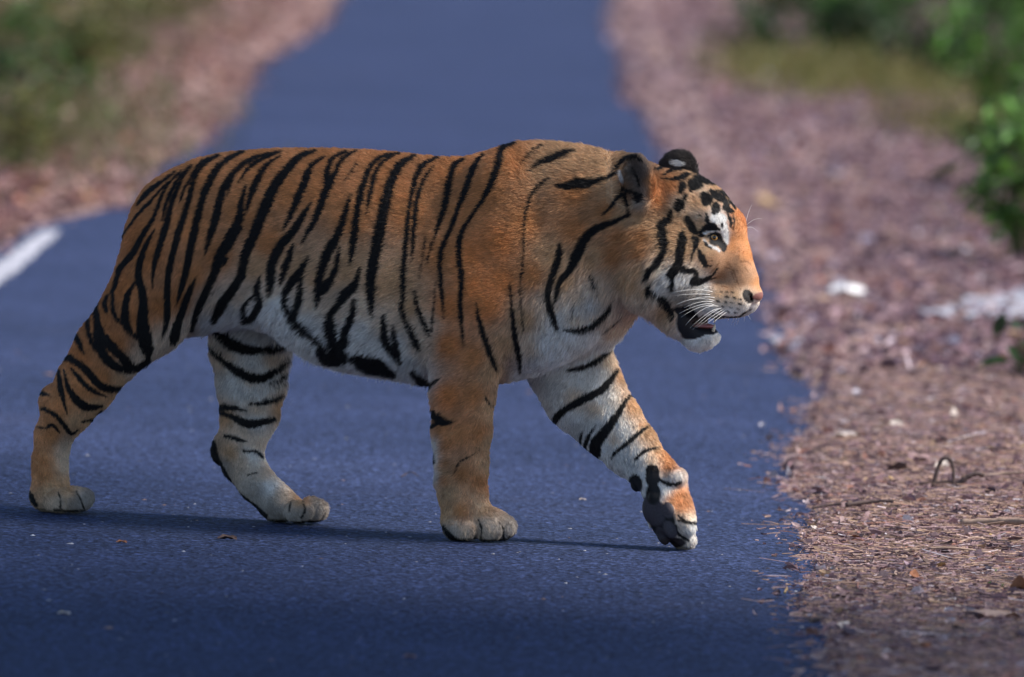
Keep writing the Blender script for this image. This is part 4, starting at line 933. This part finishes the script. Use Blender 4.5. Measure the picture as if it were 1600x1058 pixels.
# --- shrubs
m_leafg = attr_mat('green_leaves', .5, .35, 40, .3, trans=.3)
m_stem = plain_mat('shrub_stem', (.12, .085, .06), .85, .2, 40, .35)
def shrub(base, h, rad, nl, lsz, cols, lab, name='shrub', cat='shrub', group='shrubs along the verges', seed=0):
    r = np.random.default_rng(1000 + seed); base = np.array(base, float)
    e = bpy.data.objects.new(name, None); COL.objects.link(e); e.location = tuple(base); e.empty_display_size = .2
    tips = []
    for s in range(6 + int(h * 3)):
        a = r.uniform(0, 2 * pi); rr = rad * math.sqrt(r.random()); hh = h * r.uniform(.45, 1.0) * (1 - .35 * (rr / rad) ** 2)
        p = [np.array([.04 * cos(a), .04 * sin(a), -.02])]
        for t in (.35, .7, 1): p.append(np.array([rr * t ** 1.2 * cos(a) + .05 * r.normal() * h * .5, rr * t ** 1.2 * sin(a) + .05 * r.normal() * h * .5, hh * t]))
        tube('stem', p, [.010 * h ** .5, .008 * h ** .5, .006, .003], m_stem, e, 5); tips.append(p)
    n = nl; si = r.integers(len(tips), size=n); t = r.uniform(.2, 1.02, n) ** .8; q = np.array(tips)[si]
    sg = np.minimum((t * 3).astype(int), 2); f = (t * 3 - sg)[:, None]; pos_ = q[np.arange(n), sg] * (1 - f) + q[np.arange(n), sg + 1] * f
    pos_ += r.normal(size=(n, 3)) * np.array([.09, .09, .07]) * (.5 + h * .5); pos_[:, 2] = np.maximum(pos_[:, 2], .02)
    L = lsz * r.lognormal(0, .3, n)
    A = place(leaf_geo(L, L * r.uniform(.35, .55, n), r.uniform(.0, .5, n), r.normal(size=n) * .12), pos_, r.uniform(0, 2 * pi, n), r.uniform(-.2, .9, n), r.normal(size=n) * .5)
    cl = np.array(cols)[r.integers(len(cols), size=n)] * r.uniform(.65, 1.35, (n, 1))
    o = build('foliage', [(A, LF, cl)], m_leafg); o.parent = e
    tag(e, lab, cat, group); return e
GD = [(.035, .075, .025), (.05, .10, .03), (.028, .055, .026)]; GM = [(.055, .12, .03), (.045, .095, .03), (.085, .15, .035)]; GO = [(.13, .14, .045), (.10, .12, .04), (.18, .17, .06)]; GBR = [(.10, .26, .04), (.14, .30, .05)]
def gv(u, v): 
    p = ground(u, v); p[2] = .05; return p
sid = 0
for (u, v, h, rad, nl, ls, cl, lab) in [
    (15, 285, .45, .30, 180, .075, GO, 'low olive sapling with broad leaves on the verge behind the tiger rump'),
    (-45, 240, .8, .45, 420, .08, GD, 'dark green bush at the outer side of the rump side verge'),
    (45, 205, .7, .42, 260, .08, GM, 'mid green leafy bush above the rump side leaf litter'),
    (95, 150, .8, .5, 420, .08, GO, 'olive bush thinning out over the rump side leaf litter'),
    (20, 120, 1.0, .6, 420, .085, GO, 'tall olive bush behind the mid green leafy bush'),
    (160, 100, .5, .5, 240, .08, GO, 'sparse olive undergrowth beside the narrowing road'),
    (240, 45, .5, .6, 260, .09, GO, 'far sparse olive shrub on the rump side of the road'),
    (90, 20, 1.2, .8, 700, .09, GO, 'far tall olive bush on the rump side of the road'),
    (152, 215, .12, .10, 26, .055, GBR, 'small bright green seedling in the leaf litter behind the rump'),
    (42, 222, .16, .10, 30, .06, GBR, 'bright green seedling at the foot of the mid green leafy bush'),
    (1600, 425, .75, .24, 330, .08, GM + GBR, 'bright leafy shrub on the verge nearest the pale bare patch'),
    (1585, 320, .85, .36, 480, .08, GM + GBR, 'green leafy shrub right behind the bright leafy shrub'),
    (1545, 250, .35, .3, 170, .075, GO, 'low olive shrub at the foot of the green leafy shrubs'),
    (1560, 215, 1.0, .5, 620, .085, GM + GBR, 'tall green shrub overhanging the verge ahead of the tiger'),
    (1470, 150, .75, .55, 520, .09, GD, 'dark shrub mass right of the yellow green tufts'),
    (1370, 118, .8, .6, 560, .09, GD, 'dark green shrub in the middle of the shrub row ahead of the tiger'),
    (1285, 112, .7, .55, 400, .09, GM + GBR, 'mossy green shrub standing next to the dark middle shrub'),
    (1205, 105, .55, .5, 300, .09, GD, 'low dark shrub at the road end of the shrub row'),
    (1610, 120, 1.4, .7, 900, .095, GD, 'tall dark shrub closing off the shrub row'),
    (1520, 60, 1.3, .8, 800, .10, GM, 'back row green shrub rising behind the dark shrub mass'),
    (1410, 50, 1.1, .8, 700, .10, GD, 'back row dark shrub behind the middle shrub'),
    (1300, 45, .8, .7, 500, .10, GM, 'back row shrub behind the mossy green shrub'),
    (1215, 40, .45, .5, 220, .10, GO, 'sparse back row olive shrub nearest the far road edge'),
    (1600, 0, 1.6, 1.0, 900, .11, GD, 'farthest dark shrub behind the tall dark shrub'),
    (1450, -20, 1.3, 1.0, 800, .11, GD, 'farthest shrub behind the back row green shrub'),
    (1340, -20, .9, .9, 600, .11, GD, 'farthest low shrub between the back row shrubs')]:
    sid += 1; shrub(gv(u, v), h, rad, nl, ls, cl, lab, 'seedling' if 'seedling' in lab else 'shrub', 'seedling' if 'seedling' in lab else 'shrub', 'seedlings on the verge' if 'seedling' in lab else 'shrubs along the verges', sid)
shrub(on_verge(1600, 588), .20, .06, 16, .10, GD, 'broad leaved green weed on the verge beside the pale bare patch', 'weed', 'weed', 'green weeds in the litter', 90)
shrub(on_verge(1567, 925), .022, .010, 7, .014, GBR, 'tiny bright green sprout in the foreground litter', 'weed', 'weed', 'green weeds in the litter', 91)
# --- yellow green tufts of low grass
def grass(name, n, px, spread, lab, cols):
    c0 = [gv(*q) for q in px]; ps = np.array([c0[i] for i in rng.integers(len(c0), size=n)]) + rng.normal(size=(n, 3)) * np.array(spread); ps[:, 2] = .045
    G = needle_geo(.22 * rng.lognormal(0, .35, n), .006 * np.ones(n), rng.normal(size=n) * .2)
    A = place(G, ps + np.array([0, 0, .07]), rng.uniform(0, 2 * pi, n), -rng.uniform(.6, 1.5, n), rng.normal(size=n) * .3)
    o = build(name, [(A, NF, np.array(cols)[rng.integers(len(cols), size=n)] * rng.uniform(.6, 1.3, (n, 1)))], m_leafg); tag(o, lab, 'grass', kind='stuff')
grass('grass', 3500, [(1270, 150), (1330, 140), (1400, 140), (1460, 160), (1240, 125), (1540, 230)], (.3, 2.0, 0), 'yellow green grass tufts at the foot of the shrub row', [(.22, .20, .05), (.14, .17, .04), (.28, .22, .08)])
grass('grass', 2600, [(40, 260), (90, 190), (130, 100), (200, 40), (60, 90)], (.4, 2.5, 0), 'thin olive grass on the verge behind the tiger rump', [(.17, .16, .06), (.20, .17, .09), (.12, .14, .04)])

# --- unseen tree added so its crown shades the near asphalt and the tiger's hindquarters
def tree(base, pts_c, nl, lsz, lab, seed=3):
    r = np.random.default_rng(seed); base = np.array(base, float)
    o = bpy.data.objects.new('added_shade_tree', None); COL.objects.link(o); o.location = tuple(base); tag(o, lab, 'tree')
    C = [np.array(c[:3]) - base for c in pts_c]; top = np.array([.2, .1, 4.2])
    tr = tube('trunk', [np.array([0, 0, -.1]), np.array([.05, .02, 1.4]), np.array([.1, .1, 2.8]), top], [.26, .2, .17, .13], m_stem, o, 10)
    for c in C: tube('limb', [np.array([.12, .08, 3.0]), (top + c) / 2 + r.normal(size=3) * .25, c], [.10, .06, .02], m_stem, o, 7)
    n = nl; k = r.integers(len(C), size=n); d_ = r.normal(size=(n, 3)); d_ /= np.linalg.norm(d_, axis=1)[:, None]
    rad_ = np.array([c[3] for c in pts_c])[k] * r.random(n) ** .45
    pp = np.array(C)[k] + d_ * rad_[:, None] * np.array([1, 1, .55]); L = lsz * r.lognormal(0, .3, n)
    A = place(leaf_geo(L, L * .5, r.uniform(0, .4, n), r.normal(size=n) * .1), pp, r.uniform(0, 2 * pi, n), r.normal(size=n) * .5, r.normal(size=n) * .5)
    cr = build('crown', [(A, LF, np.array(GM)[r.integers(len(GM), size=n)] * r.uniform(.7, 1.3, (n, 1)))], m_leafg); cr.parent = o
    return o
tree((3.6, 19.4, .05), [(5.6, 22.2, 6.2, 1.7), (4.2, 21.6, 6.6, 1.7), (6.6, 21.4, 6.4, 1.7), (5.0, 20.0, 7.0, 1.9), (3.0, 20.8, 6.4, 1.6), (3.2, 23.8, 6.0, 1.5), (3.9, 25.3, 5.9, 0.9), (2.6, 25.3, 5.7, 1.3), (3.2, 26.8, 5.8, 1.0), (2.4, 18.8, 6.2, 1.6), (4.2, 18.0, 6.6, 1.6), (6.2, 19.4, 6.4, 1.6), (6.4, 23.0, 6.0, 0.9)], 22000, .17, 'unseen leafy tree added to shade the near asphalt and the tiger hindquarters')
